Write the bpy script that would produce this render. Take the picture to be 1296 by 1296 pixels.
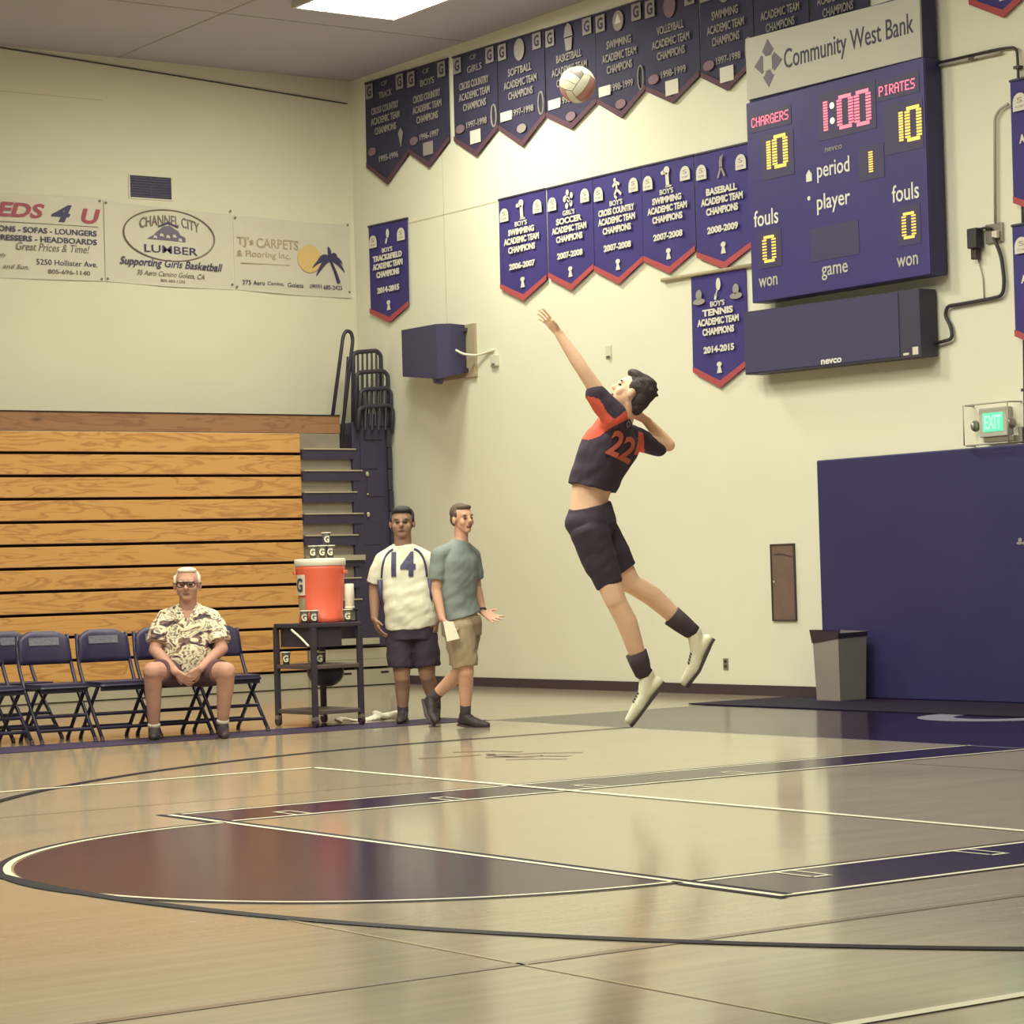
import bpy, bmesh, math, random
from mathutils import Vector, Matrix, Euler
from mathutils.bvhtree import BVHTree

random.seed(7)
for o in list(bpy.data.objects):
    bpy.data.objects.remove(o)
SC = bpy.context.scene
C = SC.collection
PI = math.pi

# ------------------------------------------------------------------ camera
YAW, PITCH, ROLL = 0.6098, 0.0259, -0.0296
CAM_AT = Vector((-15.406, -17.368, 1.180))
fwd = Vector((math.sin(YAW) * math.cos(PITCH), math.cos(YAW) * math.cos(PITCH), math.sin(PITCH)))
rgt = Vector((math.cos(YAW), -math.sin(YAW), 0))
upv = rgt.cross(fwd)
r2 = math.cos(ROLL) * rgt + math.sin(ROLL) * upv
u2 = -math.sin(ROLL) * rgt + math.cos(ROLL) * upv
cam_data = bpy.data.cameras.new('camera')
cam_data.sensor_width = 36.0
cam_data.lens = 3181.4 / 1296.0 * 36.0
cam_data.clip_end = 200
cam = bpy.data.objects.new('camera', cam_data)
C.objects.link(cam)
m = Matrix((r2, u2, -fwd)).transposed().to_4x4()
m.translation = CAM_AT
cam.matrix_world = m
SC.camera = cam

# ------------------------------------------------------------------ world, exposure
world = bpy.data.worlds.new('world')
SC.world = world
world.use_nodes = True
bg = world.node_tree.nodes['Background']
bg.inputs[0].default_value = (0.55, 0.50, 0.60, 1)
bg.inputs[1].default_value = 0.05
SC.view_settings.view_transform = 'Standard'
SC.view_settings.look = 'None'
SC.view_settings.gamma = 1.0
SC.view_settings.use_curve_mapping = False
SC.view_settings.exposure = 0.16

LAMP_POWER = 44.0            # emission strength of the ceiling panels
LAMP_COL = (1.0, 1.01, 0.80)
# ceiling panels: centre x, y (the first one is in view; the rest are added out of view to shape the light)
LAMP_SPOTS = [(-2.0, 3.95), (-4.6, 0.3), (-5.8, -1.9), (-8.9, -3.3), (-11.2, -1.6), (-6.6, -5.5), (-8.9, -8.0), (-11.2, -5.5), (-11.2, -10.2)]

# ------------------------------------------------------------------ materials
MATS = {}
def mat(name, col, rough=0.6, metal=0.0, spec=0.5, emit=None, es=1.0, var=0.0, vscale=8.0, vstretch=(1, 1, 1), bump=0.0, bscale=60.0, coat=0.0):
    if name in MATS:
        return MATS[name]
    M = bpy.data.materials.new(name)
    M.use_nodes = True
    nt = M.node_tree
    b = nt.nodes['Principled BSDF']
    b.inputs['Base Color'].default_value = (*col, 1)
    b.inputs['Roughness'].default_value = rough
    b.inputs['Metallic'].default_value = metal
    b.inputs['Specular IOR Level'].default_value = spec
    if coat:
        b.inputs['Coat Weight'].default_value = coat
        b.inputs['Coat Roughness'].default_value = 0.1
    if emit:
        b.inputs['Emission Color'].default_value = (*emit, 1)
        b.inputs['Emission Strength'].default_value = es
    if var or bump:
        tc = nt.nodes.new('ShaderNodeTexCoord')
        mp = nt.nodes.new('ShaderNodeMapping')
        mp.inputs['Scale'].default_value = vstretch
        nt.links.new(tc.outputs['Object'], mp.inputs[0])
    if var:
        n = nt.nodes.new('ShaderNodeTexNoise')
        n.inputs['Scale'].default_value = vscale
        n.inputs['Detail'].default_value = 4
        nt.links.new(mp.outputs[0], n.inputs[0])
        r = nt.nodes.new('ShaderNodeValToRGB')
        r.color_ramp.elements[0].position = 0.3
        r.color_ramp.elements[1].position = 0.7
        r.color_ramp.elements[0].color = (*[c * (1 - var) for c in col], 1)
        r.color_ramp.elements[1].color = (*[min(1, c * (1 + var)) for c in col], 1)
        nt.links.new(n.outputs['Fac'], r.inputs[0])
        nt.links.new(r.outputs[0], b.inputs['Base Color'])
    if bump:
        n2 = nt.nodes.new('ShaderNodeTexNoise')
        n2.inputs['Scale'].default_value = bscale
        nt.links.new(mp.outputs[0], n2.inputs[0])
        bp = nt.nodes.new('ShaderNodeBump')
        bp.inputs['Strength'].default_value = bump
        bp.inputs['Distance'].default_value = 0.01
        nt.links.new(n2.outputs['Fac'], bp.inputs['Height'])
        nt.links.new(bp.outputs[0], b.inputs['Normal'])
    MATS[name] = M
    return M

def floor_mat(name, c1, c2, rough, grain=1.0):
    """varnished maple strips running along x"""
    M = bpy.data.materials.new(name); M.use_nodes = True
    nt = M.node_tree; b = nt.nodes['Principled BSDF']
    tc = nt.nodes.new('ShaderNodeTexCoord')
    br = nt.nodes.new('ShaderNodeTexBrick')
    br.offset = 0.37; br.squash = 1.0
    br.inputs['Scale'].default_value = 1.0
    br.inputs['Brick Width'].default_value = 1.3
    br.inputs['Row Height'].default_value = 0.06
    br.inputs['Mortar Size'].default_value = 0.0012
    br.inputs['Color1'].default_value = (*c1, 1)
    br.inputs['Color2'].default_value = (*c2, 1)
    br.inputs['Mortar'].default_value = (*[c * 0.90 for c in c2], 1)
    nt.links.new(tc.outputs['Object'], br.inputs['Vector'])
    mp = nt.nodes.new('ShaderNodeMapping'); mp.inputs['Scale'].default_value = (0.5, 9.0, 1)
    nt.links.new(tc.outputs['Object'], mp.inputs[0])
    n = nt.nodes.new('ShaderNodeTexNoise'); n.inputs['Scale'].default_value = 1.6; n.inputs['Detail'].default_value = 5
    nt.links.new(mp.outputs[0], n.inputs[0])
    r = nt.nodes.new('ShaderNodeMapRange')
    r.inputs['From Min'].default_value = 0.3; r.inputs['From Max'].default_value = 0.75
    r.inputs['To Min'].default_value = 1.0; r.inputs['To Max'].default_value = 1.0 - 0.22 * grain
    nt.links.new(n.outputs['Fac'], r.inputs['Value'])
    mx = nt.nodes.new('ShaderNodeMix'); mx.data_type = 'RGBA'; mx.blend_type = 'MULTIPLY'; mx.inputs['Factor'].default_value = 1
    nt.links.new(br.outputs['Color'], mx.inputs['A']); nt.links.new(r.outputs[0], mx.inputs['B'])
    nt.links.new(mx.outputs['Result'], b.inputs['Base Color'])
    b.inputs['Roughness'].default_value = rough
    b.inputs['Specular IOR Level'].default_value = 0.8
    n3 = nt.nodes.new('ShaderNodeTexNoise'); n3.inputs['Scale'].default_value = 3.0
    nt.links.new(tc.outputs['Object'], n3.inputs[0])
    rr = nt.nodes.new('ShaderNodeMapRange'); rr.inputs['To Min'].default_value = rough * 0.85; rr.inputs['To Max'].default_value = rough * 1.2
    nt.links.new(n3.outputs['Fac'], rr.inputs['Value']); nt.links.new(rr.outputs[0], b.inputs['Roughness'])
    MATS[name] = M
    return M

def wood_mat(name, base, dark, rough=0.4):
    """flat-sawn pine with cathedral grain along x and a few knots"""
    M = bpy.data.materials.new(name); M.use_nodes = True
    nt = M.node_tree; b = nt.nodes['Principled BSDF']
    tc = nt.nodes.new('ShaderNodeTexCoord'); oi = nt.nodes.new('ShaderNodeObjectInfo')
    ad = nt.nodes.new('ShaderNodeVectorMath'); ad.operation = 'ADD'
    mu = nt.nodes.new('ShaderNodeMath'); mu.operation = 'MULTIPLY'; mu.inputs[1].default_value = 40
    nt.links.new(oi.outputs['Random'], mu.inputs[0])
    nt.links.new(tc.outputs['Object'], ad.inputs[0]); nt.links.new(mu.outputs[0], ad.inputs[1])
    mp = nt.nodes.new('ShaderNodeMapping'); mp.inputs['Scale'].default_value = (0.9, 4.0, 7.0)
    nt.links.new(ad.outputs[0], mp.inputs[0])
    n = nt.nodes.new('ShaderNodeTexNoise'); n.inputs['Scale'].default_value = 1.1; n.inputs['Detail'].default_value = 3
    n.inputs['Distortion'].default_value = 1.2
    nt.links.new(mp.outputs[0], n.inputs[0])
    sn = nt.nodes.new('ShaderNodeMath'); sn.operation = 'MULTIPLY'; sn.inputs[1].default_value = 9
    fr = nt.nodes.new('ShaderNodeMath'); fr.operation = 'PINGPONG'; fr.inputs[1].default_value = 1
    nt.links.new(n.outputs['Fac'], sn.inputs[0]); nt.links.new(sn.outputs[0], fr.inputs[0])
    r = nt.nodes.new('ShaderNodeValToRGB')
    r.color_ramp.elements[0].position = 0.0; r.color_ramp.elements[0].color = (*dark, 1)
    r.color_ramp.elements[1].position = 0.45; r.color_ramp.elements[1].color = (*base, 1)
    nt.links.new(fr.outputs[0], r.inputs[0])
    vo = nt.nodes.new('ShaderNodeTexVoronoi'); vo.inputs['Scale'].default_value = 1.0
    mp2 = nt.nodes.new('ShaderNodeMapping'); mp2.inputs['Scale'].default_value = (1.1, 3.0, 3.6)
    nt.links.new(ad.outputs[0], mp2.inputs[0]); nt.links.new(mp2.outputs[0], vo.inputs[0])
    kr = nt.nodes.new('ShaderNodeMapRange'); kr.inputs['From Min'].default_value = 0.03; kr.inputs['From Max'].default_value = 0.10
    kr.inputs['To Min'].default_value = 0.45; kr.inputs['To Max'].default_value = 1.0
    nt.links.new(vo.outputs['Distance'], kr.inputs['Value'])
    mx = nt.nodes.new('ShaderNodeMix'); mx.data_type = 'RGBA'; mx.blend_type = 'MULTIPLY'; mx.inputs['Factor'].default_value = 1
    nt.links.new(r.outputs[0], mx.inputs['A']); nt.links.new(kr.outputs[0], mx.inputs['B'])
    nt.links.new(mx.outputs['Result'], b.inputs['Base Color'])
    b.inputs['Roughness'].default_value = rough
    MATS[name] = M
    return M

def blotch_mat(name, cols, scale=22.0, rough=0.8):
    """printed shirt cloth: irregular leaf-like blotches in several inks"""
    M = bpy.data.materials.new(name); M.use_nodes = True
    nt = M.node_tree; b = nt.nodes['Principled BSDF']
    tc = nt.nodes.new('ShaderNodeTexCoord')
    n = nt.nodes.new('ShaderNodeTexNoise'); n.inputs['Scale'].default_value = scale; n.inputs['Detail'].default_value = 2; n.inputs['Distortion'].default_value = 1.4
    mp = nt.nodes.new('ShaderNodeMapping'); mp.inputs['Scale'].default_value = (0.8, 1, 1.25)
    nt.links.new(tc.outputs['Object'], mp.inputs[0]); nt.links.new(mp.outputs[0], n.inputs[0])
    r = nt.nodes.new('ShaderNodeValToRGB'); r.color_ramp.interpolation = 'LINEAR'
    e = r.color_ramp.elements
    e[0].position = 0.36; e[0].color = (*cols[0], 1)
    e[1].position = 0.44; e[1].color = (*cols[1], 1)
    for pos, c in ((0.48, cols[2]), (0.56, cols[2]), (0.60, cols[3]), (0.66, cols[2])):
        x = e.new(pos); x.color = (*c, 1)
    nt.links.new(n.outputs['Fac'], r.inputs[0]); nt.links.new(r.outputs[0], b.inputs['Base Color'])
    b.inputs['Roughness'].default_value = rough
    MATS[name] = M
    return M

# surfaces
mat('wall_paint', (0.80, 0.775, 0.645), 0.85, spec=0.2, var=0.025, vscale=0.7, bump=0.05, bscale=40)
mat('wall_paint_dimmed', (0.74, 0.695, 0.56), 0.85, spec=0.2, var=0.025, vscale=0.7, bump=0.05, bscale=40)  # same wall paint, with the left side's dimmer, warmer light put into the colour
mat('ceiling_paint', (0.50, 0.45, 0.53), 0.9, spec=0.1, var=0.04, vscale=0.5)
mat('seam', (0.40, 0.35, 0.35), 0.9)
mat('seam_faint', (0.62, 0.56, 0.42), 0.9)
floor_mat('maple', (0.42, 0.35, 0.265), (0.40, 0.332, 0.25), 0.125, 0.8)
mat('paint_purple', (0.022, 0.009, 0.038), 0.16, spec=0.12, var=0.15, vscale=3)
mat('paint_black', (0.016, 0.010, 0.018), 0.6, spec=0.1)
mat('paint_matte', (0.052, 0.036, 0.080), 0.6, spec=0.15, var=0.15, vscale=4)
mat('paint_white', (0.86, 0.80, 0.64), 0.25, spec=0.3)
mat('paint_brown', (0.24, 0.17, 0.13), 0.2)
mat('paint_faint', (0.45, 0.35, 0.22), 0.2)
mat('paint_silver', (0.40, 0.37, 0.48), 0.2)
mat('rubber_base', (0.065, 0.038, 0.05), 0.5)
mat('rubber_mat', (0.026, 0.018, 0.040), 0.7, spec=0.1)
wood_mat('pine', (0.66, 0.345, 0.115), (0.47, 0.215, 0.065))
wood_mat('pine_dark', (0.33, 0.165, 0.085), (0.25, 0.115, 0.06))
mat('gap_dark', (0.025, 0.014, 0.016), 0.9)
mat('bleacher_grey', (0.27, 0.225, 0.19), 0.5, var=0.12, vscale=2.5, vstretch=(1, 4, 4))
mat('bleacher_light', (0.42, 0.37, 0.285), 0.55, var=0.08, vscale=2)
mat('bleacher_navy', (0.044, 0.033, 0.072), 0.55, var=0.15, vscale=3)
mat('nosing', (0.55, 0.47, 0.34), 0.35, metal=0.3)
mat('rail_black', (0.044, 0.033, 0.056), 0.5)
mat('banner_navy', (0.042, 0.034, 0.085), 0.8, var=0.08, vscale=2)
mat('banner_purple', (0.047, 0.032, 0.20), 0.75, var=0.08, vscale=2)
mat('banner_red', (0.42, 0.075, 0.085), 0.8)
mat('banner_maroon', (0.11, 0.05, 0.075), 0.8)
mat('felt_white', (0.72, 0.68, 0.60), 0.9)
mat('felt_grey', (0.33, 0.29, 0.28), 0.9)
mat('felt_pink', (0.24, 0.15, 0.19), 0.9)
mat('felt_shadow', (0.22, 0.19, 0.25), 0.9)
mat('score_purple', (0.052, 0.037, 0.180), 0.45, var=0.06, vscale=1.5)
mat('score_black', (0.056, 0.046, 0.125), 0.5)
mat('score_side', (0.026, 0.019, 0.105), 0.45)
mat('sign_white', (0.52, 0.50, 0.44), 0.5, spec=0.3)
mat('sign_ink', (0.045, 0.035, 0.085), 0.6)
mat('sign_grey', (0.16, 0.13, 0.19), 0.6)
mat('letter_white', (0.80, 0.77, 0.70), 0.5)
mat('led_red', (0.3, 0.02, 0.05), 0.5, emit=(1.0, 0.20, 0.26), es=1.5)
mat('led_amber', (0.3, 0.2, 0.02), 0.5, emit=(1.0, 0.56, 0.10), es=1.5)
mat('led_white', (0.5, 0.5, 0.4), 0.5, emit=(1.0, 0.85, 0.6), es=1.3)
mat('speaker_cloth', (0.060, 0.050, 0.125), 0.85, bump=0.1, bscale=200)
mat('cabinet_black', (0.050, 0.039, 0.078), 0.6)
mat('board_tan', (0.42, 0.34, 0.23), 0.7)
mat('cable_white', (0.75, 0.70, 0.58), 0.5)
mat('cable_black', (0.045, 0.034, 0.045), 0.5)
mat('conduit', (0.46, 0.42, 0.36), 0.45, metal=0.2)
mat('steel', (0.40, 0.37, 0.33), 0.35, metal=0.7)
mat('plate_white', (0.70, 0.65, 0.54), 0.5)
mat('exit_green', (0.05, 0.4, 0.25), 0.5, emit=(0.16, 0.72, 0.38), es=0.85)
mat('exit_letter', (0.2, 0.6, 0.4), 0.5, emit=(0.42, 0.85, 0.55), es=0.9)
mat('pad_navy', (0.032, 0.027, 0.118), 0.55, var=0.10, vscale=1.2)
mat('wood_plate', (0.19, 0.122, 0.105), 0.5, var=0.12, vscale=5, vstretch=(1, 1, 0.3))
mat('bin_grey', (0.30, 0.26, 0.24), 0.6, var=0.04, vscale=4)
mat('bin_bag', (0.045, 0.030, 0.045), 0.3)
mat('vinyl_white', (0.66, 0.60, 0.50), 0.6, var=0.03, vscale=2)
mat('ink_red', (0.40, 0.07, 0.11), 0.6)
mat('ink_navy', (0.055, 0.045, 0.12), 0.6)
mat('ink_brown', (0.20, 0.14, 0.13), 0.6)
mat('ink_tan', (0.48, 0.36, 0.24), 0.6)
mat('ink_gold', (0.72, 0.50, 0.20), 0.6)
mat('vent_dark', (0.055, 0.040, 0.060), 0.7)
mat('lamp_glow', (0.9, 0.9, 0.8), 0.5, emit=LAMP_COL, es=LAMP_POWER)
mat('lamp_frame', (0.62, 0.58, 0.50), 0.5)
mat('chair_frame', (0.026, 0.019, 0.048), 0.4, spec=0.4)
mat('chair_pad', (0.032, 0.024, 0.070), 0.5, var=0.15, vscale=10)
mat('chair_patch', (0.17, 0.16, 0.21), 0.5, var=0.3, vscale=60)
mat('cart_black', (0.048, 0.036, 0.052), 0.55, var=0.1, vscale=5)
mat('cart_shelf', (0.115, 0.082, 0.080), 0.6)
mat('orange_plastic', (0.86, 0.155, 0.085), 0.4)
mat('white_plastic', (0.78, 0.72, 0.60), 0.45)
mat('cup_green', (0.075, 0.075, 0.065), 0.6)
mat('towel_white', (0.80, 0.74, 0.62), 0.9)
# people
mat('skin_fair', (0.90, 0.57, 0.40), 0.6, spec=0.3, var=0.05, vscale=6)
mat('skin_pink', (0.66, 0.37, 0.27), 0.6, spec=0.3, var=0.06, vscale=8)
mat('skin_tan', (0.36, 0.205, 0.145), 0.6, spec=0.3, var=0.06, vscale=8)
mat('skin_ruddy', (0.53, 0.28, 0.215), 0.6, spec=0.3, var=0.08, vscale=9)
mat('hair_dark', (0.045, 0.030, 0.036), 0.7, var=0.2, vscale=40, bump=0.5, bscale=90)
mat('hair_black', (0.028, 0.020, 0.026), 0.7, bump=0.5, bscale=90)
mat('hair_brown', (0.110, 0.070, 0.052), 0.75, bump=0.5, bscale=90)
mat('hair_white', (0.78, 0.70, 0.56), 0.8, bump=0.5, bscale=90)
mat('eye_dark', (0.03, 0.02, 0.022), 0.4)
mat('lip', (0.36, 0.15, 0.13), 0.6)
mat('lip_dark', (0.22, 0.10, 0.085), 0.6)
mat('jersey_black', (0.050, 0.033, 0.060), 0.85, bump=0.08, bscale=25)
mat('jersey_orange', (0.80, 0.125, 0.075), 0.8)
mat('number_orange', (0.56, 0.13, 0.085), 0.8)
mat('shorts_black', (0.046, 0.030, 0.054), 0.85, bump=0.08, bscale=25)
mat('sock_black', (0.060, 0.040, 0.052), 0.9)
mat('shoe_white', (0.80, 0.74, 0.58), 0.6)
mat('shoe_black', (0.045, 0.030, 0.036), 0.6)
mat('sole_dark', (0.075, 0.050, 0.058), 0.7)
mat('jersey_white', (0.80, 0.76, 0.62), 0.85, bump=0.10, bscale=14)
mat('tee_teal', (0.225, 0.255, 0.245), 0.9, bump=0.10, bscale=14)
mat('shorts_khaki', (0.36, 0.275, 0.185), 0.9, var=0.06, vscale=10, bump=0.10, bscale=14)
mat('shorts_maroon', (0.120, 0.062, 0.072), 0.9)
blotch_mat('aloha', ((0.055, 0.030, 0.065), (0.30, 0.17, 0.12), (0.80, 0.72, 0.52), (0.15, 0.08, 0.10)), 11.0)
mat('paper_white', (0.85, 0.80, 0.66), 0.8)
mat('ball_white', (0.82, 0.77, 0.62), 0.45)
mat('ball_pink', (0.62, 0.30, 0.28), 0.45)
mat('ball_grey', (0.22, 0.18, 0.17), 0.45)

# ------------------------------------------------------------------ mesh helpers
def box(bm, x0, x1, y0, y1, z0, z1, bev=0.0):
    vs = [bm.verts.new(p) for p in ((x0, y0, z0), (x1, y0, z0), (x1, y1, z0), (x0, y1, z0), (x0, y0, z1), (x1, y0, z1), (x1, y1, z1), (x0, y1, z1))]
    fs = [bm.faces.new([vs[i] for i in f]) for f in ((3, 2, 1, 0), (4, 5, 6, 7), (0, 1, 5, 4), (1, 2, 6, 5), (2, 3, 7, 6), (3, 0, 4, 7))]
    if bev:
        es = list({e for f in fs for e in f.edges})
        bmesh.ops.bevel(bm, geom=es, offset=bev, segments=2, affect='EDGES', profile=0.5)

def poly(bm, pts, z0, z1):
    """prism of a 2-D outline (counter-clockwise) between z0 and z1"""
    a = [bm.verts.new((x, y, z0)) for x, y in pts]
    b = [bm.verts.new((x, y, z1)) for x, y in pts]
    n = len(pts)
    bm.faces.new(a[::-1]); bm.faces.new(b)
    for i in range(n):
        bm.faces.new((a[i], a[(i + 1) % n], b[(i + 1) % n], b[i]))

def frame_of(d):
    d = Vector(d).normalized()
    t = Vector((0, 0, 1)) if abs(d.z) < 0.9 else Vector((1, 0, 0))
    u = d.cross(t).normalized()
    return d, u, d.cross(u).normalized()

def ring_loft(bm, rings, cap=True):
    vr = [[bm.verts.new(p) for p in r] for r in rings]
    n = len(vr[0])
    for a, b in zip(vr[:-1], vr[1:]):
        for i in range(n):
            bm.faces.new((a[i], a[(i + 1) % n], b[(i + 1) % n], b[i]))
    if cap:
        bm.faces.new(vr[0][::-1]); bm.faces.new(vr[-1])

def tube(bm, pts, r, n=8, closed_ends=True):
    """sweep a round tube of radius r (or list) along a polyline"""
    pts = [Vector(p) for p in pts]
    rs = r if isinstance(r, (list, tuple)) else [r] * len(pts)
    rings = []
    pu = None
    for i, p in enumerate(pts):
        d = (pts[min(i + 1, len(pts) - 1)] - pts[max(i - 1, 0)])
        d, u, v = frame_of(d)
        if pu is not None:
            u = (pu - d * pu.dot(d))
            if u.length < 1e-6:
                u = frame_of(d)[1]
            u.normalize(); v = d.cross(u)
        pu = u
        rings.append([p + rs[i] * (math.cos(a) * u + math.sin(a) * v) for a in [2 * PI * k / n for k in range(n)]])
    ring_loft(bm, rings, closed_ends)

def arc_pts(pts, rad=0.05, seg=5):
    """round the corners of a polyline"""
    pts = [Vector(p) for p in pts]
    out = [pts[0]]
    for a, b, c in zip(pts[:-2], pts[1:-1], pts[2:]):
        d1 = (a - b); d2 = (c - b)
        t = min(rad, d1.length * 0.45, d2.length * 0.45)
        p, q = b + d1.normalized() * t, b + d2.normalized() * t
        for k in range(seg + 1):
            s = k / seg
            out.append((1 - s) ** 2 * p + 2 * s * (1 - s) * b + s * s * q)
    out.append(pts[-1])
    return out

def rcone(bm, a, b, ra, rb, n=14):
    """rounded cone: two spheres and the cone between them"""
    a, b = Vector(a), Vector(b)
    d, u, v = frame_of(b - a)
    rings = []
    for k in range(1, 6):
        t = -PI / 2 + k * PI / 10
        rings.append((a + d * (ra * math.sin(t)), ra * math.cos(t)))
    for k in range(0, 5):
        t = k * PI / 10
        rings.append((b + d * (rb * math.sin(t)), rb * math.cos(t)))
    ring_loft(bm, [[c + r * (math.cos(2 * PI * i / n) * u + math.sin(2 * PI * i / n) * v) for i in range(n)] for c, r in rings])

def chain(bm, pts, rs):
    for i in range(len(pts) - 1):
        rcone(bm, pts[i], pts[i + 1], rs[i], rs[i + 1])

def ellipsoid(bm, c, r, rot=None, nu=16, nv=10):
    rot = rot or Matrix.Identity(3)
    c = Vector(c)
    rings = []
    for j in range(1, nv):
        t = -PI / 2 + PI * j / nv
        rings.append([c + rot @ Vector((r[0] * math.cos(t) * math.cos(2 * PI * i / nu), r[1] * math.cos(t) * math.sin(2 * PI * i / nu), r[2] * math.sin(t))) for i in range(nu)])
    ring_loft(bm, rings)

def lathe(bm, prof, n=24, c=(0, 0, 0)):
    ring_loft(bm, [[(c[0] + r * math.cos(2 * PI * i / n), c[1] + r * math.sin(2 * PI * i / n), c[2] + z) for i in range(n)] for r, z in prof])

def obj(name, bm, m, parent=None, smooth=False, kind=None, label=None):
    if isinstance(bm, bmesh.types.BMesh):
        bmesh.ops.recalc_face_normals(bm, faces=bm.faces)
        me = bpy.data.meshes.new(name)
        bm.to_mesh(me); bm.free()
    else:
        me = bm
    if not me.materials:
        me.materials.append(MATS[m])
    if smooth:
        me.polygons.foreach_set('use_smooth', [True] * len(me.polygons))
    o = bpy.data.objects.new(name, me)
    C.objects.link(o)
    if parent: o.parent = parent
    if kind: o['kind'] = kind
    if label: o['label'] = label
    return o

def B(*boxes, bev=0.0):
    bm = bmesh.new()
    for b in boxes:
        box(bm, *b, bev=bev)
    return bm

def struct(name, bm, m, parent=None):
    return obj(name, bm, m, parent, kind='structure')

def tag(o, label, cat, group=None):
    o['label'] = label; o['category'] = cat
    if group: o['group'] = group
    return o

def thing(name, label, cat, loc=(0, 0, 0), rot=(0, 0, 0), group=None):
    o = bpy.data.objects.new(name, None)
    o.empty_display_size = 0.1
    C.objects.link(o)
    o.location = loc
    o.rotation_euler = rot
    return tag(o, label, cat, group)

def copy_tree(o, parent=None):
    c = o.copy(); C.objects.link(c); c.parent = parent
    for ch in list(o.children):
        copy_tree(ch, c)
    return c

# x to the right, y up, z out of the wall, as seen by someone facing that wall
END_WALL = Matrix(((0, 0, -1), (-1, 0, 0), (0, 1, 0))).to_euler()
LEFT_WALL = (PI / 2, 0, 0)

TEXT_CACHE = {}
def text_mesh(s, shear=0.0, bold=0.0):
    key = (s, shear, bold)
    if key not in TEXT_CACHE:
        cu = bpy.data.curves.new('t', 'FONT')
        cu.body = s; cu.shear = shear; cu.offset = bold; cu.extrude = 0.02; cu.resolution_u = 3
        to = bpy.data.objects.new('t', cu)
        C.objects.link(to)
        dg = bpy.context.evaluated_depsgraph_get(); dg.update()
        me = bpy.data.meshes.new_from_object(to.evaluated_get(dg))
        vs = [v.co.copy() for v in me.vertices]
        fs = [tuple(p.vertices) for p in me.polygons]
        x0, x1 = min(v.x for v in vs), max(v.x for v in vs)
        y0, y1 = min(v.y for v in vs), max(v.y for v in vs)
        TEXT_CACHE[key] = ([((v.x - (x0 + x1) / 2) / (x1 - x0), (v.y - (y0 + y1) / 2) / (y1 - y0), v.z / 0.02) for v in vs], fs)
        bpy.data.objects.remove(to); bpy.data.curves.remove(cu); bpy.data.meshes.remove(me)
    return TEXT_CACHE[key]

def text(parent, s, cx, cy, w, h, m, z=0.0, thick=0.003, shear=0.0, bold=0.0, slope=0.0, name='lettering', arch=0.0):
    """raised lettering filling w x h around (cx, cy) on the parent's local x-y plane"""
    vs, fs = text_mesh(s, shear, bold)
    me = bpy.data.meshes.new(name)
    me.from_pydata([(cx + x * w, cy + y * h + slope * x * w + arch * (1 - 4 * x * x), z + (zz * 0.5 + 0.5) * thick) for x, y, zz in vs], [], fs)
    me.materials.append(MATS[m])
    o = bpy.data.objects.new(name, me); C.objects.link(o); o.parent = parent
    return o

# ================================================================== the gym shell
# end wall: x = 0 (behind the basket); left wall: y = 7.75 (behind the bleachers); floor z = 0
XB, YR, YL, ZC = -24.0, -21.0, 7.75, 7.06
floor = struct('floor', B((XB, 0, YR, YL, -0.12, 0)), 'maple')
ceiling = struct('ceiling', B((XB, 0, YR, YL, ZC, ZC + 0.15)), 'ceiling_paint')
wall_end = struct('wall_end', B((0, 0.2, YR, YL, -0.12, ZC + 0.15)), 'wall_paint')
wall_left = struct('wall_left', B((XB, 0.2, YL, YL + 0.2, -0.12, ZC + 0.15)), 'wall_paint_dimmed')
wall_right = struct('wall_right', B((XB, 0.2, YR - 0.2, YR, -0.12, ZC + 0.15)), 'wall_paint')
wall_back = struct('wall_back', B((XB - 0.2, XB, YR - 0.2, YL + 0.2, -0.12, ZC + 0.15)), 'wall_paint')
struct('baseboard_end', B((-0.018, 0, -0.24, 7.2, 0, 0.098)), 'rubber_base')
struct('baseboard_right', B((XB, -0.02, YR, YR + 0.018, 0, 0.098)), 'rubber_base')

# expansion joints of the end wall, panel joints of the ceiling
obj('wall_joint', B((-0.004, 0, 5.826, 5.838, 3.98, 5.9)), 'seam_faint', wall_end)
obj('wall_joint', B((-0.004, 0, 4.70, 6.60, 5.224, 5.234)), 'seam_faint', wall_end)
obj('wall_joint', B((-4.6, -3.2, YL - 0.004, YL, 6.560, 6.572)), 'seam_faint', wall_left)
for x in (-3.0, -5.4, -7.8, -10.2):
    obj('ceiling_joint', B((x - 0.012, x + 0.012, YR, YL, ZC - 0.004, ZC)), 'seam', ceiling)
for y in (5.3, 1.7, -1.9, -5.5):
    obj('ceiling_joint', B((XB, 0, y - 0.012, y + 0.012, ZC - 0.004, ZC)), 'seam', ceiling)

# ------------------------------------------------------------------ court markings
BASE_X, FT_X, YC, LANE, STRIP = -3.627, -9.417, -8.024, 1.83, 0.583
def flat(pts, z):
    bm = bmesh.new()
    bm.faces.new([bm.verts.new((x, y, z)) for x, y in pts])
    for f in bm.faces:
        if f.normal.z < 0: f.normal_flip()
    return bm
def rect(x0, x1, y0, y1, z):
    return flat([(x0, y0), (x1, y0), (x1, y1), (x0, y1)], z)
def ringseg(cx, cy, r0, r1, a0, a1, z, n=72):
    bm = bmesh.new()
    A = [a0 + (a1 - a0) * i / n for i in range(n + 1)]
    p = [bm.verts.new((cx + r0 * math.cos(a), cy + r0 * math.sin(a), z)) for a in A]
    q = [bm.verts.new((cx + r1 * math.cos(a), cy + r1 * math.sin(a), z)) for a in A]
    for i in range(n):
        bm.faces.new((p[i], q[i], q[i + 1], p[i + 1]))
    return bm
def mark(name, bm, m):
    return obj(name, bm, m, floor)
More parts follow.
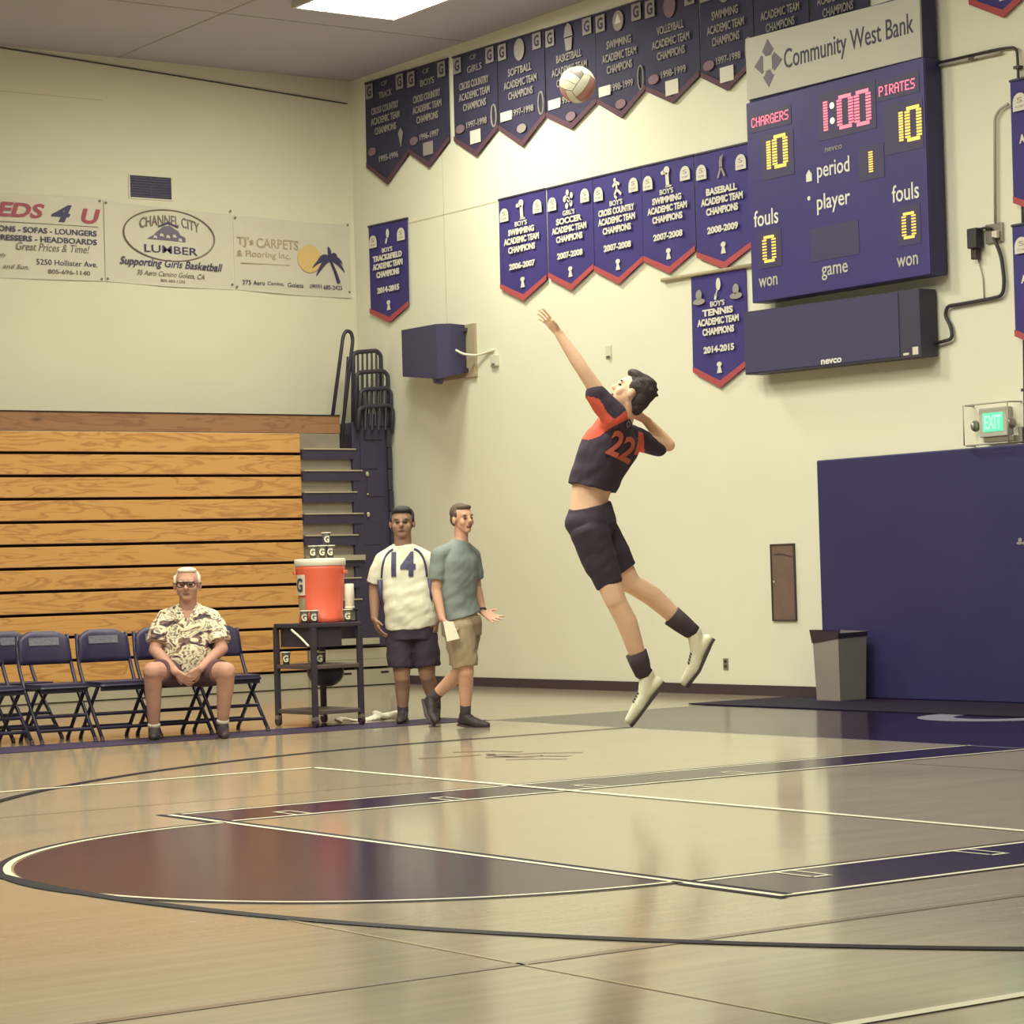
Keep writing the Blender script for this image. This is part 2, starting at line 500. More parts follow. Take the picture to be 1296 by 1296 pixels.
Z1, Z2, Z3, Z4 = 0.0008, 0.0016, 0.0024, 0.0032
# painted borders
mark('end_border', rect(BASE_X, -0.02, -20.5, -0.106, Z1), 'paint_purple')
mark('side_border', rect(-23.5, BASE_X, -0.106, 0.60, Z1), 'paint_matte')
mark('side_border_edge', rect(-23.5, BASE_X, -0.13, -0.09, Z2), 'paint_black')
# free-throw semicircle
half = [(FT_X, YC + 1.76)] + [(FT_X + 1.76 * math.cos(a), YC + 1.76 * math.sin(a)) for a in [PI / 2 + PI * i / 64 for i in range(1, 64)]] + [(FT_X, YC - 1.76)]
mark('free_throw_circle', flat(half, Z1), 'paint_purple')
mark('free_throw_circle_line', ringseg(FT_X, YC, 1.772, 1.805, PI / 2, 1.5 * PI, Z3), 'paint_white')
mark('free_throw_circle_edge', ringseg(FT_X, YC, 1.805, 1.84, PI / 2, 1.5 * PI, Z4), 'paint_black')
LO = LANE + STRIP
mark('free_throw_line', rect(FT_X - 0.018, FT_X + 0.018, YC - LO, YC + LO, Z3), 'paint_white')
mark('free_throw_edge', rect(FT_X + 0.018, FT_X + 0.06, YC - LO + 0.02, YC + LO + 0.03, Z3), 'paint_black')
mark('free_throw_edge', rect(FT_X - 0.055, FT_X - 0.018, YC - LO - 0.05, YC - LANE - 0.02, Z3), 'paint_black')
mark('free_throw_edge', rect(FT_X - 0.055, FT_X - 0.018, YC + LANE + 0.05, YC + LO + 0.05, Z3), 'paint_black')
for s in (-1, 1):
    ys = sorted((YC + s * LANE, YC + s * LO))
    mark('lane_strip', rect(FT_X + 0.022, BASE_X, ys[0], ys[1], Z1), 'paint_purple')
    for a, m, n in ((LANE - 0.032, 'paint_black', 'lane_edge'), (LANE, 'paint_white', 'lane_line'), (LO, 'paint_black', 'lane_edge'), (LO - 0.032, 'paint_white', 'lane_line')):
        y = sorted((YC + s * a, YC + s * (a + 0.032)))
        mark(n, rect(FT_X - 0.028, BASE_X, y[0], y[1], Z2), m)
    for x in (-8.935, -7.975, -7.02, -5.95):
        y0, y1 = YC + s * (LANE + 0.03), YC + s * (LANE + 0.25)
        a, b = min(y0, y1), max(y0, y1)
        bm = bmesh.new()
        for q in ((x - 0.05, x - 0.035, a, b), (x + 0.035, x + 0.05, a, b), (x - 0.05, x + 0.05, y1 - 0.012, y1 + 0.012)):
            bm.faces.new([bm.verts.new(v) for v in ((q[0], q[2], Z3), (q[1], q[2], Z3), (q[1], q[3], Z3), (q[0], q[3], Z3))])
        mark('lane_hash', bm, 'paint_white')
# three-point line
HX = BASE_X - 1.575
mark('three_point_line', ringseg(HX, YC, 5.965, 6.032, PI / 2, 1.5 * PI, Z4 + 0.0004, 120), 'paint_black')
for s in (-1, 1):
    y = YC + s * 6.0
    mark('three_point_line', rect(HX, BASE_X, y - 0.025, y + 0.025, Z4 + 0.0004), 'paint_black')
# volleyball court and other thin lines
VX, VF, VN = -7.273, -3.432, -12.50
mark('volleyball_end_line', rect(VX - 0.025, VX + 0.025, VN, VF, Z4 + 0.0008), 'paint_white')
mark('volleyball_side_line', rect(-23.5, VX, VF - 0.025, VF + 0.025, Z4 + 0.0008), 'paint_white')
mark('volleyball_side_line', rect(-23.5, VX, VN - 0.025, VN + 0.025, Z4 + 0.0008), 'paint_white')
mark('practice_line', rect(-23.5, BASE_X, -11.074, -11.026, Z2), 'paint_brown')
mark('thin_line', rect(-13, -7.3, -5.008, -4.992, Z2), 'paint_brown')
mark('thin_line', rect(-4.918, -4.902, -9.8, -6.2, Z2), 'paint_brown')
mark('thin_line', rect(-11.02, -11.004, -14, -9.5, Z2), 'paint_faint')
# emblem painted by the sideline: slanted bars and a curl
bm = bmesh.new()
def stroke(pts, w, z=Z2):
    for (x0, y0), (x1, y1) in zip(pts[:-1], pts[1:]):
        d = Vector((x1 - x0, y1 - y0)); n = Vector((-d.y, d.x)).normalized() * w * 0.5
        bm.faces.new([bm.verts.new((p[0], p[1], z)) for p in ((x0 - n.x, y0 - n.y), (x1 - n.x, y1 - n.y), (x1 + n.x, y1 + n.y), (x0 + n.x, y0 + n.y))])
stroke([(-6.42, -3.34), (-6.2, -3.42), (-5.98, -3.42)], 0.06)
stroke([(-5.95, -3.05), (-5.72, -3.2), (-5.66, -3.45)], 0.07)
stroke([(-5.98, -3.5), (-5.62, -3.66), (-5.46, -3.86)], 0.08)
stroke([(-6.10, -3.66), (-5.78, -3.86), (-5.70, -4.05)], 0.10)
stroke([(-6.14, -3.95), (-5.95, -4.10), (-5.88, -4.26)], 0.06)
stroke([(-5.86, -3.36), (-6.02, -3.62), (-5.92, -3.95)], 0.06)
mark('floor_emblem', bm, 'paint_brown')
# silver letter in the end border
mark('painted_letter', ringseg(-1.30, -3.62, 0.34, 0.62, 0, 2 * PI, Z3, 48), 'paint_silver')
for y in (-2.2, -2.95, -5.2):
    mark('border_pinstripe', rect(-3.45 + 0.1 * y, -3.43 + 0.1 * y, -9, -1.0, Z2), 'paint_silver') if y == -2.2 else None

rm = bmesh.new()
box(rm, -1.32, -0.06, -4.6, 0.14, 0.002, 0.012, bev=0.003)
tag(obj('floor_mat', rm, 'rubber_mat'), 'dark rubber mat on the floor along the end wall under the grey bin', 'mat')

# ------------------------------------------------------------------ ceiling lights
def ceiling_light(x, y, label, group=None):
    t = thing('ceiling_light', label, 'ceiling light', (x, y, ZC - 0.06), group=group)
    bm = bmesh.new()
    h = 0.62
    for q in ((-h, h, -h, -h + 0.04), (-h, h, h - 0.04, h), (-h, -h + 0.04, -h + 0.04, h - 0.04), (h - 0.04, h, -h + 0.04, h - 0.04)):
        box(bm, *q, 0.0, 0.0595)
    box(bm, -h + 0.04, h - 0.04, -h + 0.04, h - 0.04, 0.045, 0.0595)
    obj('frame', bm, 'lamp_frame', t)
    bm = bmesh.new()
    n = 8
    g = [[bm.verts.new((-0.58 + 1.16 * i / n, -0.58 + 1.16 * j / n, 0.020 - 0.030 * math.sin(PI * i / n) * math.sin(PI * j / n))) for j in range(n + 1)] for i in range(n + 1)]
    for i in range(n):
        for j in range(n):
            bm.faces.new((g[i][j], g[i][j + 1], g[i + 1][j + 1], g[i + 1][j]))
    me = bpy.data.meshes.new('diffuser'); bm.to_mesh(me); bm.free()
    me.materials.append(MATS['lamp_glow'])
    d = bpy.data.objects.new('diffuser', me); C.objects.link(d); d.parent = t
    return t
for i, (x, y) in enumerate(LAMP_SPOTS):
    if i == 0:
        ceiling_light(x, y, 'glowing square ceiling light panel near the corner above the dark banners')
    else:
        ceiling_light(x, y, 'unseen square ceiling light panel added to light the court and walls', 'added ceiling lights above the court')

# ------------------------------------------------------------------ bleachers (folded against the left wall)
bl = thing('bleachers', 'folded wooden bleachers with grey aisle steps and black end rails by the left wall', 'bleachers', (0, 7.0, 0))
ROW, Z0 = 0.243, 0.190
XE, XA = -1.225, -9.5
obj('understructure', B((XA, -0.56, 0.10, 0.68, 0.0, 2.86)), 'gap_dark', bl)
for k in range(11):
    z = Z0 + ROW * k
    y = 0.004 * k
    # each row in two lengths with a butt joint
    cut = -4.49 if k == 1 else -9.0
    for x0, x1 in ((XA, cut - 0.003), (cut + 0.003, XE)):
        bm = bmesh.new()
        poly(bm, [(y + 0.0, z + 0.030), (y + 0.10, z + 0.030), (y + 0.10, z + ROW - 0.006), (y + 0.012, z + ROW - 0.006), (y + 0.0, z + ROW - 0.016)], x0, x1)
        for v in bm.verts: v.co = Vector((v.co.z, v.co.x, v.co.y))
        obj('plank', bm, 'pine', bl)
    obj('seat_lip', B((XA, XE + 0.005, y - 0.004, y + 0.10, z + 0.0245, z + 0.0295)), 'nosing' if k > 20 else 'pine_dark', bl)
obj('back_board', B((XA, -0.69, 0.05, 0.12, 2.866, 3.062)), 'pine_dark', bl)
obj('cap_rail', B((XA, -0.69, 0.04, 0.13, 3.062, 3.074)), 'gap_dark', bl)
obj('kick_board', B((XA, -0.62, 0.02, 0.10, 0.012, 0.186)), 'bleacher_light', bl)
obj('base_rail', B((XA, -0.08, 0.03, 0.10, 0.0, 0.012)), 'gap_dark', bl)
# aisle: dark tread fronts with a bright nosing, grey risers between
for k in range(8):
    z = 2.690 - ROW * k
    xe = -0.53 if k % 2 == 0 else -0.45
    if k >= 6: xe = -0.50
    obj('tread', B((XE, xe - 0.02, -0.01, 0.10, z - 0.120, z - 0.014)), 'bleacher_navy', bl)
    obj('nosing', B((XE + 0.01, xe, -0.025, 0.10, z - 0.014, z)), 'nosing', bl)
    obj('riser', B((XE, -0.55, 0.045, 0.10, z - ROW, z - 0.120)), 'bleacher_grey', bl)
obj('riser', B((XE, -0.70, 0.05, 0.10, 2.69, 2.86)), 'bleacher_grey', bl)
obj('folding_step', B((-1.10, -0.465, -0.06, 0.05, 1.425, 1.485)), 'bleacher_light', bl)
obj('folding_step', B((-1.20, -0.31, -0.06, 0.08, 0.47, 0.54)), 'bleacher_light', bl)
st = obj('step_box', B((-1.20, -0.16, -0.02, 0.10, 0.215, 0.425)), 'bleacher_light', bl)
obj('step_gap', B((-1.20, -0.17, -0.022, 0.02, 0.300, 0.306)), 'bleacher_grey', st)
sb = obj('step_box', B((-1.21, -0.09, -0.03, 0.10, 0.012, 0.186)), 'bleacher_light', bl)
for x in (-0.725, -0.232):
    obj('hand_slot', B((x - 0.052, x + 0.052, -0.034, 0.0, 0.134, 0.158), bev=0.004), 'gap_dark', sb)
# end frame: stacked steel end panels and guard rails of the rows
EX0, EX1 = -0.56, -0.10
fr = obj('end_frame', B((EX0, -0.035, 0.004, 0.70, 0.44, 2.99), bev=0.01), 'bleacher_navy', bl)
for k in range(11):
    z = 0.52 + ROW * k
    obj('end_post', B((-0.085 - 0.003 * k, -0.030 - 0.003 * k, -0.035 + 0.012 * (k % 2), 0.10, z, z + ROW - 0.01)), 'rail_black', bl)
for z in (2.40, 1.94, 2.17):
    bmx = bmesh.new(); ellipsoid(bmx, (-0.385, -0.015, z), (0.022, 0.02, 0.032) if z != 2.17 else (0.012, 0.012, 0.012), nu=10, nv=6)
    obj('latch', bmx, 'nosing', bl, smooth=True)
def rail(pts, r=0.021, rad=0.07, name='guard_rail'):
    bm = bmesh.new(); tube(bm, arc_pts(pts, rad), r, 8)
    return obj(name, bm, 'rail_black', bl, smooth=True)
# tall hoop leaning against the wall side
rail([(-0.755, 0.10, 3.05), (-0.56, 0.14, 3.98), (-0.52, 0.14, 4.045), (-0.455, 0.14, 4.035), (-0.43, 0.14, 3.95), (-0.66, 0.10, 2.72)], 0.022, 0.05)
rail([(-0.60, 0.12, 3.06), (-0.50, 0.15, 3.75)], 0.012)
# barred end rails
for (x0, x1, zt, zb, y, nb) in ((-0.455, -0.085, 3.80, 2.95, 0.10, 5), (-0.48, -0.06, 3.56, 2.95, 0.0, 5), (-0.46, -0.05, 3.36, 2.95, -0.04, 5), (-0.50, -0.05, 3.16, 2.9, -0.07, 4)):
    g = rail([(x0 - 0.03, y, zb), (x0, y, zt - 0.03), (x0 + 0.05, y, zt), (x1 - 0.05, y, zt + 0.025), (x1, y, zt - 0.03), (x1 - 0.02, y, zb)], 0.025, 0.05)
    for i in range(nb):
        s = (i + 1) / (nb + 1)
        bm = bmesh.new(); tube(bm, [(x0 - 0.02 + (x1 - x0) * s, y, zb), (x0 + (x1 - x0) * s, y, zt + 0.01)], 0.013, 6)
        obj('bar', bm, 'rail_black', g)
for k, (x, z) in enumerate(((-0.30, 2.95), (-0.36, 2.62), (-0.28, 2.3), (-0.33, 1.75), (-0.30, 1.2))):
    obj('hinge_plate', B((x - 0.10, x + 0.13, -0.012 + 0.003 * k, 0.05, z - 0.16, z + 0.14), bev=0.01), 'bleacher_navy', bl)

# ------------------------------------------------------------------ left wall: vent, vinyl banners, cable
v = thing('wall_vent', 'small dark louvred vent in a pale frame high on the left wall', 'vent', (-2.64, YL, 5.515), LEFT_WALL)
obj('frame', B((-0.27, 0.27, -0.015, 0.0, 0, 0.012), (-0.27, 0.27, 0.245, 0.26, 0, 0.012), (-0.27, -0.255, 0, 0.245, 0, 0.012), (0.255, 0.27, 0, 0.245, 0, 0.012)), 'plate_white', v)
obj('backing', B((-0.255, 0.255, 0.0, 0.245, 0.001, 0.004)), 'vent_dark', v)
for i in range(8):
    bm = B((-0.255, 0.255, 0.012 + 0.029 * i, 0.026 + 0.029 * i, 0.004, 0.010))
    obj('slat', bm, 'score_black', v)
obj('mullion', B((-0.006, 0.006, 0, 0.245, 0.004, 0.012)), 'score_black', v)

def vinyl(label, x0, x1, z0a, z0b, z1a, z1b):
    """hung sheet from x0 to x1; bottom/top heights at both ends"""
    t = thing('sponsor_banner', label, 'banner', (x0, YL, z0a), LEFT_WALL, 'vinyl sponsor banners on the left wall')
    bm = bmesh.new(); n = 14; w = x1 - x0
    fr_, bk = [], []
    for i in range(n + 1):
        s = i / n
        lo, hi = (z0b - z0a) * s, (z1a - z0a) + (z1b - z1a) * s
        lo -= 0.012 * math.sin(PI * s); hi -= 0.012 * math.sin(PI * s)
        wv = 0.012 + 0.006 * math.sin(9 * s + x0)
        fr_.append((bm.verts.new((w * s, lo, wv)), bm.verts.new((w * s, hi, wv))))
        bk.append((bm.verts.new((w * s, lo, wv - 0.003)), bm.verts.new((w * s, hi, wv - 0.003))))
    for i in range(n):
        bm.faces.new((fr_[i][0], fr_[i + 1][0], fr_[i + 1][1], fr_[i][1]))
        bm.faces.new((bk[i][1], bk[i + 1][1], bk[i + 1][0], bk[i][0]))
        bm.faces.new((fr_[i][1], fr_[i + 1][1], bk[i + 1][1], bk[i][1]))
        bm.faces.new((bk[i][0], bk[i + 1][0], fr_[i + 1][0], fr_[i][0]))
    bm.faces.new((fr_[0][0], fr_[0][1], bk[0][1], bk[0][0])); bm.faces.new((bk[n][0], bk[n][1], fr_[n][1], fr_[n][0]))
    obj('sheet', bm, 'vinyl_white', t)
    for s in (0.015, 0.985):
        for hi in (0.03, (z1a - z0a) - 0.03):
            g = bmesh.new(); lathe(g, [(0.012, 0.0), (0.014, 0.006), (0.006, 0.008)], 10, (w * s, hi, 0.018))
            obj('grommet', g, 'ink_brown', t)
    return t
ZT = 0.0205
t = vinyl('white vinyl banner with red and navy BEDS 4 U lettering, cut by the left edge', -5.9, -3.232, 4.555, 4.563, 5.475, 5.472)
text(t, 'BEDS', 1.610, 0.735, 0.72, 0.160, 'ink_red', ZT, shear=0.25, bold=0.03)
text(t, '4', 2.165, 0.725, 0.25, 0.190, 'ink_navy', ZT, shear=0.3, bold=0.035)
text(t, 'U', 2.515, 0.712, 0.23, 0.165, 'ink_red', ZT, shear=0.2, bold=0.035)
obj('rule', B((0.60, 2.60, 0.597, 0.603, ZT - 0.002, ZT + 0.002)), 'ink_brown', t)
text(t, 'MATTRESSES - FUTONS - SOFAS - LOUNGERS', 1.60, 0.525, 1.96, 0.062, 'ink_navy', ZT, bold=0.02)
text(t, 'BUNK BEDS - DRESSERS - HEADBOARDS', 1.66, 0.430, 1.84, 0.062, 'ink_navy', ZT, bold=0.02)
text(t, 'Great Prices & Time!', 2.06, 0.345, 0.86, 0.085, 'ink_brown', ZT, shear=0.3)
text(t, '5250 Hollister Ave.', 2.22, 0.185, 0.72, 0.060, 'ink_navy', ZT)
text(t, '805-696-1140', 2.24, 0.085, 0.50, 0.050, 'ink_brown', ZT, bold=0.02)
text(t, 'Open Daily', 1.32, 0.235, 0.40, 0.05, 'ink_brown', ZT, shear=0.3)
text(t, 'and Sun.', 1.62, 0.12, 0.30, 0.05, 'ink_brown', ZT, shear=0.3)
bm = bmesh.new()
for i in range(9):
    a = i * 0.7; ellipsoid(bm, (1.24 + 0.05 * math.cos(a), 0.13 + 0.035 * math.sin(a), ZT), (0.03, 0.02, 0.003), nu=8, nv=5)
obj('flower_print', bm, 'felt_pink', t)

t = vinyl('white vinyl banner reading CHANNEL CITY LUMBER in an oval, middle of three', -3.222, -1.625, 4.563, 4.535, 5.460, 5.395)
sl = -0.025
bm = bmesh.new()
tube(bm, [(0.795 + 0.565 * math.cos(a), 0.545 + 0.285 * math.sin(a) + sl * 0.565 * math.cos(a), ZT) for a in [2 * PI * i / 48 for i in range(49)]], 0.008, 5)
obj('oval_outline', bm, 'ink_brown', t)
text(t, 'CHANNEL CITY', 0.80, 0.655, 0.74, 0.115, 'ink_brown', ZT, slope=sl, bold=0.01, arch=0.06)
text(t, 'LUMBER', 0.81, 0.385, 0.66, 0.085, 'ink_navy', ZT, slope=sl, bold=0.006)
bm = bmesh.new()
poly(bm, [(0.52, 0.50), (0.99, 0.48), (0.99, 0.53), (0.93, 0.555), (0.90, 0.60), (0.80, 0.655), (0.72, 0.645), (0.64, 0.585), (0.60, 0.545)], ZT - 0.002, ZT + 0.003)
logo = obj('house_print', bm, 'sign_grey', t)
bm = bmesh.new()
for q in ((0.62, 0.54), (0.70, 0.565), (0.78, 0.55), (0.86, 0.56), (0.93, 0.52)):
    poly(bm, [(q[0] - 0.03, q[1] - 0.03), (q[0] + 0.02, q[1] - 0.035), (q[0] + 0.01, q[1] - 0.005), (q[0] - 0.02, q[1])], ZT + 0.003, ZT + 0.005)
obj('highlight_print', bm, 'vinyl_white', logo)
bm = bmesh.new(); poly(bm, [(0.66, 0.63), (0.78, 0.675), (0.90, 0.63), (0.905, 0.645), (0.78, 0.70), (0.65, 0.645)], ZT + 0.001, ZT + 0.006)
obj('roof_print', bm, 'ink_navy', logo)
text(t, 'Supporting Girls Basketball', 0.815, 0.215, 1.28, 0.115, 'ink_navy', ZT, shear=0.3, slope=sl, bold=0.015)
text(t, '35 Aero Camino Goleta, CA', 0.80, 0.105, 0.84, 0.065, 'ink_brown', ZT, shear=0.3, slope=sl)
text(t, '805 683-1233', 0.82, 0.035, 0.30, 0.03, 'ink_brown', ZT, slope=sl)

t = vinyl("white vinyl banner with a palm tree, sun disc and TJ's CARPETS, next to the corner", -1.612, -0.075, 4.540, 4.500, 5.388, 5.362)
text(t, "TJ's", 0.145, 0.550, 0.21, 0.115, 'ink_tan', ZT, slope=-0.01, bold=0.008); text(t, 'CARPETS', 0.565, 0.545, 0.55, 0.110, 'ink_tan', ZT, slope=-0.01, bold=0.008)
text(t, '& Flooring Inc.', 0.385, 0.405, 0.70, 0.095, 'ink_tan', ZT, slope=-0.01)
obj('rule', B((0.08, 0.72, 0.302, 0.310, ZT - 0.002, ZT + 0.002)), 'ink_tan', t)
bm = bmesh.new(); lathe(bm, [(0.0005, -0.001), (0.16, -0.001), (0.16, 0.002), (0.0005, 0.002)], 28, (0.985, 0.395, ZT - 0.001)); obj('sun_print', bm, 'ink_gold', t)
bm = bmesh.new()
tube(bm, [(1.37, 0.135, ZT + 0.003), (1.33, 0.25, ZT + 0.003), (1.265, 0.39, ZT + 0.003)], [0.024, 0.019, 0.016], 6)
obj('palm_trunk', bm, 'ink_navy', t)
for a0, ln in ((0.1, 0.19), (0.6, 0.20), (1.15, 0.22), (1.7, 0.20), (2.45, 0.22), (2.95, 0.25), (3.35, 0.20)):
    bm = bmesh.new()
    p = [Vector((1.265 + ln * s * math.cos(a0), 0.40 + ln * s * math.sin(a0) - 0.16 * s * s * (1 if a0 < 1.4 or a0 > 1.8 else 0.3), ZT + 0.003)) for s in [i / 6 for i in range(7)]]
    tube(bm, p, [0.014, 0.022, 0.026, 0.026, 0.022, 0.015, 0.004], 5)
    for vv in bm.verts: vv.co.z = ZT + 0.003 + (vv.co.z - ZT - 0.003) * 0.15
    obj('palm_leaf', bm, 'ink_navy', t)
for wd, c_, w_ in (('275', 0.15, 0.11), ('Aero', 0.31, 0.15), ('Camino,', 0.53, 0.22), ('Goleta', 0.79, 0.21), ('(805)', 1.06, 0.16), ('685-2425', 1.29, 0.25)):
    text(t, wd, c_, 0.090 - 0.012 * c_, w_, 0.050, 'ink_navy', ZT)

bm = bmesh.new(); tube(bm, [(-5.5, YL - 0.009, 7.045), (-4.4, YL - 0.009, 7.035), (-2.2, YL - 0.009, 6.915), (-0.05, YL - 0.009, 6.79)], 0.008, 6)
tag(obj('cable', bm, 'cable_black'), 'thin dark cable running down along the top of the left wall to the corner', 'cable')

# ================================================================== end wall: championship banners
def cloth(bm, w, side, tip, ph, t=0.005, z=0.012, taper=0.0):
    """pointed pennant: top edge at y=0, shoulders at -side, tip at -(side+tip)"""
    nx, ny = 10, 8
    def pt(i, j, zz):
        s = i / nx * 2 - 1; r = j / ny
        bot = side + tip * (1 - abs(s))
        return ((s * w / 2) * (1 - taper * r), -bot * r, z + zz + 0.006 * math.sin(5 * s + ph) * (0.3 + r) + 0.006 * r)
    F = [[bm.verts.new(pt(i, j, t)) for j in range(ny + 1)] for i in range(nx + 1)]
    K = [[bm.verts.new(pt(i, j, 0)) for j in range(ny + 1)] for i in range(nx + 1)]
    for i in range(nx):
        for j in range(ny):
            bm.faces.new((F[i][j], F[i][j + 1], F[i + 1][j + 1], F[i + 1][j]))
            bm.faces.new((K[i][j], K[i + 1][j], K[i + 1][j + 1], K[i][j + 1]))
        bm.faces.new((F[i][0], F[i + 1][0], K[i + 1][0], K[i][0])); bm.faces.new((F[i][ny], K[i][ny], K[i + 1][ny], F[i + 1][ny]))
    for j in range(ny):
        bm.faces.new((F[0][j], K[0][j], K[0][j + 1], F[0][j + 1])); bm.faces.new((F[nx][j], F[nx][j + 1], K[nx][j + 1], K[nx][j]))

ZB = 0.034
def disc(bm, cx, cy, rx, ry, z0=ZB, th=0.004, n=16):
    poly(bm, [(cx + rx * math.cos(2 * PI * i / n), cy + ry * math.sin(2 * PI * i / n)) for i in range(n)], z0, z0 + th)
def bar(bm, x0, y0, x1, y1, w, z0=ZB, th=0.004):
    d = Vector((x1 - x0, y1 - y0)).normalized(); n = Vector((-d.y, d.x)) * w / 2
    poly(bm, [(x0 - n.x, y0 - n.y), (x1 - n.x, y1 - n.y), (x1 + n.x, y1 + n.y), (x0 + n.x, y0 + n.y)], z0, z0 + th)

def icon(t, kind, cx, cy, s, m):
    bm = bmesh.new()
    if kind == 'swim':
        disc(bm, cx + 0.04 * s, cy + 0.32 * s, 0.22 * s, 0.20 * s); disc(bm, cx - 0.24 * s, cy + 0.26 * s, 0.14 * s, 0.10 * s)
        bar(bm, cx + 0.06 * s, cy + 0.25 * s, cx + 0.10 * s, cy - 0.42 * s, 0.24 * s); bar(bm, cx - 0.06 * s, cy - 0.42 * s, cx + 0.36 * s, cy - 0.42 * s, 0.08 * s)
    elif kind == 'soccer':
        for i in range(5):
            a = i * 1.257 + 0.5; disc(bm, cx + 0.3 * s * math.cos(a), cy + 0.34 * s * math.sin(a), 0.12 * s, 0.15 * s)
        disc(bm, cx, cy, 0.12 * s, 0.14 * s); bar(bm, cx, cy, cx + 0.25 * s, cy - 0.2 * s, 0.08 * s); bar(bm, cx, cy, cx - 0.25 * s, cy + 0.2 * s, 0.08 * s)
    elif kind == 'run':
        disc(bm, cx - 0.05 * s, cy + 0.42 * s, 0.09 * s, 0.10 * s)
        for q in ((-0.02, 0.33, 0.30, 0.18), (0.0, 0.3, -0.22, 0.12), (0.02, 0.30, 0.10, -0.05), (0.10, -0.05, 0.42, -0.30), (0.08, -0.02, -0.10, -0.28), (-0.10, -0.28, 0.06, -0.46)):
            bar(bm, cx + q[0] * s, cy + q[1] * s, cx + q[2] * s, cy + q[3] * s, 0.13 * s)
    elif kind == 'bat':
        disc(bm, cx + 0.02 * s, cy + 0.36 * s, 0.08 * s, 0.10 * s); bar(bm, cx, cy + 0.3 * s, cx, cy - 0.05 * s, 0.2 * s)
        bar(bm, cx, cy - 0.02 * s, cx - 0.22 * s, cy - 0.48 * s, 0.11 * s); bar(bm, cx + 0.02 * s, cy - 0.02 * s, cx + 0.24 * s, cy - 0.45 * s, 0.11 * s)
        bar(bm, cx + 0.05 * s, cy + 0.22 * s, cx + 0.16 * s, cy + 0.5 * s, 0.06 * s)
    elif kind == 'racket':
        disc(bm, cx + 0.10 * s, cy + 0.22 * s, 0.16 * s, 0.28 * s); bar(bm, cx + 0.02 * s, cy - 0.02 * s, cx - 0.10 * s, cy - 0.28 * s, 0.06 * s); bar(bm, cx - 0.08 * s, cy - 0.22 * s, cx - 0.16 * s, cy - 0.46 * s, 0.14 * s)
    elif kind == 'foot':
        disc(bm, cx + 0.08 * s, cy + 0.2 * s, 0.14 * s, 0.24 * s); bar(bm, cx, cy - 0.05 * s, cx - 0.12 * s, cy - 0.3 * s, 0.14 * s)
    elif kind == 'ball':
        disc(bm, cx, cy, 0.36 * s, 0.46 * s)
    elif kind == 'cone':
        poly(bm, [(cx - 0.3 * s, cy - 0.05 * s), (cx + 0.3 * s, cy - 0.05 * s), (cx + 0.2 * s, cy + 0.35 * s), (cx, cy + 0.5 * s), (cx - 0.2 * s, cy + 0.35 * s)], ZB, ZB + 0.004)
        poly(bm, [(cx - 0.18 * s, cy - 0.6 * s), (cx + 0.18 * s, cy - 0.6 * s), (cx + 0.26 * s, cy - 0.1 * s), (cx - 0.26 * s, cy - 0.1 * s)], ZB, ZB + 0.004)
    elif kind == 'wave':
        disc(bm, cx, cy, 0.34 * s, 0.40 * s)
    o = obj('sport_emblem', bm, m, t)
    if kind == 'wave':
        b2 = bmesh.new(); poly(b2, [(cx - 0.2 * s, cy - 0.1 * s), (cx + 0.2 * s, cy - 0.1 * s), (cx, cy + 0.28 * s)], ZB + 0.004, ZB + 0.007)
        obj('sail_emblem', b2, 'felt_white', o)
    return o

def patch_arch(t, cx, cy, w, h):
    bm = bmesh.new()
    pts = [(cx - w / 2, cy - h / 2), (cx + w / 2, cy - h / 2), (cx + w / 2, cy + h / 2 - w / 2)] + [(cx + w / 2 * math.cos(a), cy + h / 2 - w / 2 + w / 2 * math.sin(a)) for a in [PI * i / 8 for i in range(1, 8)]] + [(cx - w / 2, cy + h / 2 - w / 2)]
    poly(bm, pts, ZB, ZB + 0.005)
    o = obj('patch', bm, 'felt_white', t)
    text(o, 'S', cx, cy + 0.1 * h, w * 0.4, h * 0.3, 'felt_grey', ZB + 0.005, 0.002, name='patch_print')
    text(o, 'CIF', cx, cy - 0.28 * h, w * 0.6, h * 0.12, 'felt_grey', ZB + 0.005, 0.002, name='patch_print')

def banner(label, yl, yr, zt_l, zt_r, zsh, ztip, dark, ph):
    """yl, yr: left and right edge along the wall; zt: top heights; zsh shoulders; ztip the point"""
    zt = (zt_l + zt_r) / 2
    t = thing('championship_banner', label, 'banner', (0, (yl + yr) / 2, zt), END_WALL, 'dark championship banners of the top row' if dark else 'purple championship banners on the end wall')
    w, side, tip = yl - yr, zt - zsh, zsh - ztip
    cl = 'banner_navy' if dark else 'banner_purple'
    bm = bmesh.new(); cloth(bm, w, side, tip, ph)
    sh = (zt_l - zt_r) / w
    for v in bm.verts: v.co.y -= sh * v.co.x * max(0, 1 + v.co.y / (side + tip))
    obj('cloth', bm, cl, t)
    # coloured trim along the pointed hem
    bm = bmesh.new(); hw = 0.052
    for s in (-1, 1):
        pts = [(s * w / 2, -side - 0.002), (0, -side - tip - 0.002), (0, -side - tip + hw * 1.25), (s * w / 2, -side + hw)]
        poly(bm, pts if s < 0 else pts[::-1], ZB - 0.006, ZB + 0.001)
    obj('hem_trim', bm, 'banner_maroon' if dark else 'banner_red', t)
    bm = bmesh.new(); tube(bm, [(-w / 2 - 0.005, sh * w / 2 - 0.008, 0.018), (w / 2 + 0.005, -sh * w / 2 - 0.008, 0.018)], 0.012, 6)
    obj('hanging_rod', bm, 'cabinet_black', t)
    return t, w, side, tip

